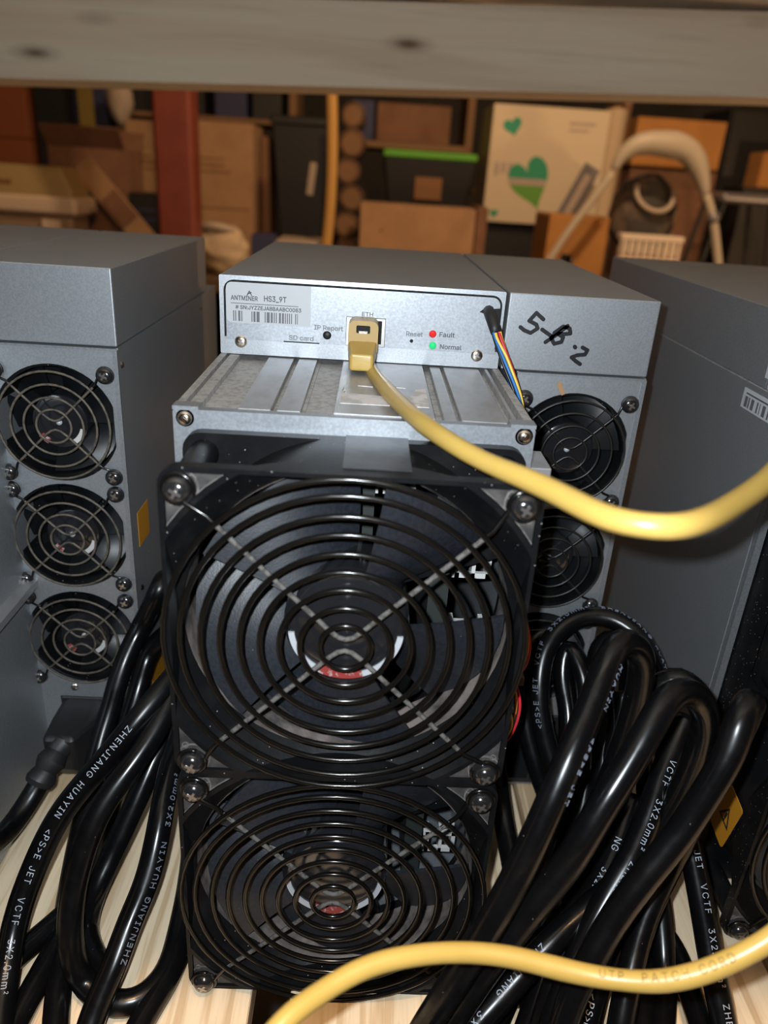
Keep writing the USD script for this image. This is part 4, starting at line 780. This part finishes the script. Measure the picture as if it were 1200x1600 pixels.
s = trimesh.creation.icosphere(3, 1.0); v = s.vertices * [.055, .04, .075]; v *= (1 + .25 * (meshkit.fbm(s.vertices * 2.2, 3, 4) - .5))[:, None]; v[:, 0] *= np.interp(v[:, 2], [-.07, .07], [.6, 1.1]); put(t, 'bag', trimesh.Trimesh(v + [-.945, 2.90, .52], s.faces, process=False), 'bag_pale', (-.94, 2.9, .44), True); put(t, 'tie', tube([(-.945, 2.90, .585), (-.94, 2.94, .61), (-.935, 2.97, .509)], .006, 8), 'bag_pale', (-.94, 2.9, .44), True)
o = (-.27, 2.8, TZ); t = thing('rolling_bin', 'tall black bin with a pale label left of the wooden stick', 'bin', o)
put(t, 'body', tri(manifold3d.Manifold.hull_points(np.vstack([rbox(-.345, -.190, 2.80, 2.89, TZ, .04, .008).vertices, rbox(-.379, -.176, 2.78, 2.90, .48, .485, .008).vertices]))), 'black_plastic', o); put(t, 'lid', rbox(-.385, -.170, 2.77, 2.905, .486, .515, .008), 'black_plastic', o)
m = box(-.012, .012, -.001, .001, -.055, .055); m.apply_transform(trimesh.transformations.rotation_matrix(.12, [0, 1, 0])); m.apply_translation([-.235, 2.785, .315]); put(t, 'label', m, 'bag_pale', o, False, label='pale slanted label')
st = spline([(-.158, 2.30, TZ), (-.140, 2.30, .20), (-.137, 2.31, .40), (-.150, 2.33, .62)], .02); o = (-.15, 2.30, TZ); t = thing('wooden_stick', 'thin yellowish wooden stick standing upright behind the controller', 'stick', o)
put(t, 'shaft', tube(st, .0165, 8), 'stick_wood', o, 30); put(t, 'foot', rbox(-.180, -.136, 2.28, 2.32, TZ, TZ + .03, .003), 'stick_wood', o)
rs = np.random.default_rng(21); z = TZ
for k in range(6):
    r = .042 + .008 * rs.random(); x = -.095 + .02 * (rs.random() - .5); ln = .18
    lb = ['lowest', 'second', 'third', 'fourth', 'fifth', 'topmost'][k] + ' rough brown log of the pile right of the wooden stick'
    prof = lathe_y([(0, 0), (r * .8, .001), (r, .008), (r, ln - .008), (r * .8, ln - .001), (0, ln)], 18); prof.vertices[:] = prof.vertices * np.array([1, 1, 1]) * (1 + .12 * (meshkit.noise(prof.vertices * 40, k) - .5))[:, None]
    o = (x, 2.72, z); t = thing('firewood_log', lb, 'log', o, 0, 'logs in the pile'); obj(t, 'trunk', moved(prof, (0, 0, r)), 'bark', 40); obj(t, 'cut_face', moved(lathe_y([(0, -.001), (r * .72, -.001)], 16), (0, 0, r)), 'shelf_wood', False); z += 2 * r * .95
t = carton('cardboard box with an open top below the lime-lidded tote', -.046, .330, 2.40, 2.62, TZ, .254, 'cardboard', False, prints=[(.02, .03, .17, .18, 'cardboard_dark')]); t = carton('cardboard box standing edge-on just right of the lower carton', .336, .372, 2.42, 2.66, TZ, .262, 'cardboard_dark')
t = carton('plain cardboard box carrying the black tote', .020, .345, 2.68, 2.98, TZ, .2475, 'cardboard_dark')
o = (.187, 2.7, .251); t = thing('storage_tote', 'black plastic tote with a lime green lid and a faded label', 'tote', o)
put(t, 'body', tri(manifold3d.Manifold.hull_points(np.vstack([rbox(.045, .328, 2.72, 2.95, .251, .26, .008).vertices, rbox(.025, .348, 2.70, 2.97, .395, .402, .008).vertices]))), 'black_plastic', o); put(t, 'lid', rbox(.020, .353, 2.69, 2.98, .403, .428, .008), 'lime_plastic', o, label='lime green lid')
put(t, 'label', box(.139, .234, 2.698, 2.703, .272, .345), 'box_print', o, False)
# right side
t = carton('black box under the white carton with green hearts', .40, .80, 2.74, 3.0, TZ, .209, 'black_plastic', name='small_box')
o = (.595, 2.70, .2125); t = thing('white_carton', 'white cardboard carton printed with green hearts', 'box', o)
put(t, 'body', rbox(.391, .798, 2.70, 2.98, .2125, .588, .004), 'white_box', o); put(t, 'top_flap', box(.393, .594, 2.702, 2.978, .588, .591), 'white_box', o, False); put(t, 'top_flap', box(.596, .796, 2.702, 2.978, .588, .591), 'white_box', o, False)
def heart(cx, cz, s):
    u = np.linspace(0, 2 * PI, 40, endpoint=False); return sg.Polygon(np.stack([cx + s * 16 * np.sin(u)**3 / 17, cz + s * (13 * np.cos(u) - 5 * np.cos(2 * u) - 2 * np.cos(3 * u) - np.cos(4 * u)) / 17], 1)).buffer(0)
put(t, 'heart_print', plate(affinity.rotate(heart(.465, .525, .034), 18), 2.6992, 2.70), 'green_print', o, False, label='small green heart')
h = affinity.rotate(affinity.scale(heart(.553, .352, .088), .86, 1.18), 24); put(t, 'heart_print', plate(h.intersection(sg.box(0, .355, 1, 1)), 2.6992, 2.70), 'green_print', o, False, label='large green heart'); put(t, 'leaf_print', plate(h.intersection(sg.box(0, 0, 1, .350)), 2.6992, 2.70), 'leaf_print', o, False)
put(t, 'print', plate(heart(.430, .242, .017), 2.6992, 2.70), 'green_print', o, False)
for k in range(4): put(t, 'print', box(.415 + .024 * k, .430 + .024 * k, 2.6994, 2.70, .365 + .01 * (k % 2), .41), 'pale_print', o, False)
put(t, 'print', box(.47, .60, 2.6990, 2.6993, .340, .362), 'pale_print', o, False); put(t, 'print', box(.66, .75, 2.6994, 2.70, .54, .55), 'pale_print', o, False); put(t, 'print', box(.66, .73, 2.6994, 2.70, .52, .528), 'pale_print', o, False)
o = (.846, 2.82, TZ); t = thing('paper_roll', 'tall pale roll standing right of the white carton', 'roll', o)
put(t, 'roll', moved(lathe_y([(0, 0), (.035, 0), (.038, .004), (.038, .576), (.035, .58), (0, .58)], 24), (0, 0, 0)).apply_transform(trimesh.transformations.rotation_matrix(PI / 2, [1, 0, 0])).apply_translation([.855, 2.84, TZ]), 'paper', o); put(t, 'core', moved(lathe_y([(.014, .58), (.014, .590), (.018, .590), (.018, .58)], 16), (0, 0, 0)).apply_transform(trimesh.transformations.rotation_matrix(PI / 2, [1, 0, 0])).apply_translation([.855, 2.84, TZ]), 'cardboard', o)
t = carton('orange-brown cardboard box high up behind the baby swing', .955, 1.290, 2.90, 3.2, .436, .596, 'cardboard_orange'); t = carton('brown carton hidden behind the swing seat, under the orange-brown box', .965, 1.30, 2.92, 3.2, TZ, .432, 'cardboard_dark')
t = carton('cardboard box in front of the baby swing leg with a torn hole', .553, .745, 2.32, 2.55, TZ, .258, 'cardboard_orange', prints=[(.605, .640, .115, .145, 'black_plastic'), (.625, .650, .118, .135, 'bag_pale')])
m = rbox(-.012, .012, -.004, .004, -.14, .14, .002); m.apply_transform(trimesh.transformations.rotation_matrix(.45, [0, 1, 0])); o = (.62, 2.60, TZ)
t = thing('grey_board', 'grey board leaning against the white carton', 'board', o); m = rbox(-.03, .03, -.005, .005, -.20, .20, .003); m.apply_transform(trimesh.transformations.rotation_matrix(.42, [0, 1, 0])); m.apply_translation([.665, 2.64, TZ + .20]); put(t, 'board', m, 'steel_grey', o); m3 = rbox(-.012, .012, -.002, .002, -.17, .17, .001); m3.apply_transform(trimesh.transformations.rotation_matrix(.42, [0, 1, 0])); m3.apply_translation([.665, 2.632, TZ + .20]); put(t, 'edge_strip', m3, 'bag_pale', o)
# baby swing
o = (.83, 2.2, TZ); t = thing('baby_swing', 'baby swing with a cream arched frame and dark fabric seat', 'baby swing', o)
put(t, 'frame', tube(spline([(.490, 2.20, TZ + .012), (.526, 2.2, .10), (.575, 2.2, .195), (.645, 2.2, .31), (.690, 2.2, .385)], .02), .0115, 12), 'cream_tube', o, True)
hood = spline([(.700, 2.21, .395), (.722, 2.21, .442), (.760, 2.21, .466), (.828, 2.21, .472), (.896, 2.21, .462), (.944, 2.21, .420), (.985, 2.21, .345)], .015)
sc = tube(hood - [0, 0, 0], np.interp(np.linspace(0, 1, len(hood)), [0, .25, .5, .75, 1], [.012, .030, .038, .032, .013]), 14); put(t, 'arch', sc, 'cream_tube', o, True, label='cream arch over the seat')
put(t, 'frame', tube(spline([(.985, 2.21, .345), (1.018, 2.2, .280), (1.052, 2.2, .19), (1.085, 2.2, .10), (1.11, 2.2, TZ + .012)], .02), .013, 12), 'cream_tube', o, True)
put(t, 'joint', moved(trimesh.creation.icosphere(2, .020), (1.018, 2.2, .283)), 'steel_grey', o, True)
put(t, 'frame', tube(spline([(.985, 2.45, .30), (.965, 2.40, .18), (.950, 2.36, .045)], .02), .013, 10), 'cream_tube', o, True)
v = trimesh.creation.icosphere(3, 1.0); w = v.vertices * [.105, .075, .125]; w *= (1 + .22 * (meshkit.fbm(v.vertices * 2.5, 3, 9) - .5))[:, None]; put(t, 'seat', trimesh.Trimesh(w + [.855, 2.36, .275], v.faces, process=False), 'swing_fabric', o, True, label='dark padded seat')
put(t, 'seat_strap', tube(spline([(.80, 2.29, .36), (.83, 2.27, .30), (.88, 2.27, .29), (.92, 2.30, .35)], .01), .008, 8), 'bag_pale', o, True); put(t, 'base_bar', tube([(.50, 2.20, TZ + .013), (1.10, 2.20, TZ + .013)], .012, 10), 'cream_tube', o, True)
# lattice basket
o = (.82, 2.16, TZ); t = thing('laundry_basket', 'small white lattice basket in front of the swing seat', 'basket', o)
put(t, 'rim', tri(man(rbox(.728, .916, 2.12, 2.17, .208, .226, .004)) - man(box(.736, .908, 2.126, 2.164, .1, .3))), 'basket_white', o); put(t, 'base', rbox(.735, .909, 2.124, 2.166, TZ, .16, .004), 'basket_white', o)
for k in range(9): put(t, 'slat', box(.738 + .0205 * k, .738 + .0205 * k + .008, 2.123, 2.128, .158, .21), 'basket_white', o, False); put(t, 'slat', box(.738 + .0205 * k, .738 + .0205 * k + .008, 2.162, 2.167, .158, .21), 'basket_white', o, False)
# far right
o = (1.47, 3.0, TZ); t = thing('dark_cabinet', 'tall black cabinet at the far right', 'cabinet', o); put(t, 'body', rbox(1.345, 1.70, 3.02, 3.3, TZ, .66, .004), 'black_plastic', o); put(t, 'door', rbox(1.35, 1.52, 3.0, 3.019, TZ + .02, .65, .003), 'black_plastic', o); put(t, 'door', rbox(1.525, 1.695, 3.0, 3.019, TZ + .02, .65, .003), 'black_plastic', o)
t = carton('small orange box at the right edge', 1.425, 1.56, 2.84, 2.96, .385, .505, 'cardboard_orange', name='small_box'); t = carton('dark carton under the small orange box at the right edge', 1.36, 1.62, 2.80, 2.98, TZ, .382, 'black_plastic')
o = (1.24, 2.5, TZ); t = thing('grey_chair', 'grey folding stool with bent tube legs at the right', 'stool', o)
put(t, 'seat', rbox(1.16, 1.36, 2.50, 2.70, .325, .36, .015, 12), 'steel_grey', o)
for x, y, d in ((1.18, 2.52, -.05), (1.34, 2.52, .05), (1.18, 2.68, -.05), (1.34, 2.68, .05)): put(t, 'leg', tube([(x, y, .33), (x + d, y, TZ + .008)], .009, 8), 'black_plastic', o, True)
# small clutter left of the controller
o = (-.45, 2.2, TZ); t = thing('paper_sack', 'crumpled tan paper sack behind the top of the left machine', 'sack', o)
s = trimesh.creation.icosphere(3, 1.0); w = s.vertices * [.080, .05, .075]; w *= (1 + .45 * (meshkit.fbm(s.vertices * 2.6, 3, 2) - .5))[:, None]; put(t, 'sack', trimesh.Trimesh(w + [-.455, 2.21, TZ + .072], s.faces, process=False), 'paper', o, 20); put(t, 'fold', tube(spline([(-.51, 2.19, .165), (-.47, 2.17, .170), (-.42, 2.19, .160)], .01), .012, 8), 'bag_pale', o, True)
t = carton('small dark blue box beside the tan paper sack', -.369, -.300, 2.2, 2.3, TZ, .150, 'navy', name='small_box')
t = carton('flat pale carton lying behind the blue box', -.30, -.17, 2.25, 2.45, TZ, .135, 'bag_pale', name='small_box')
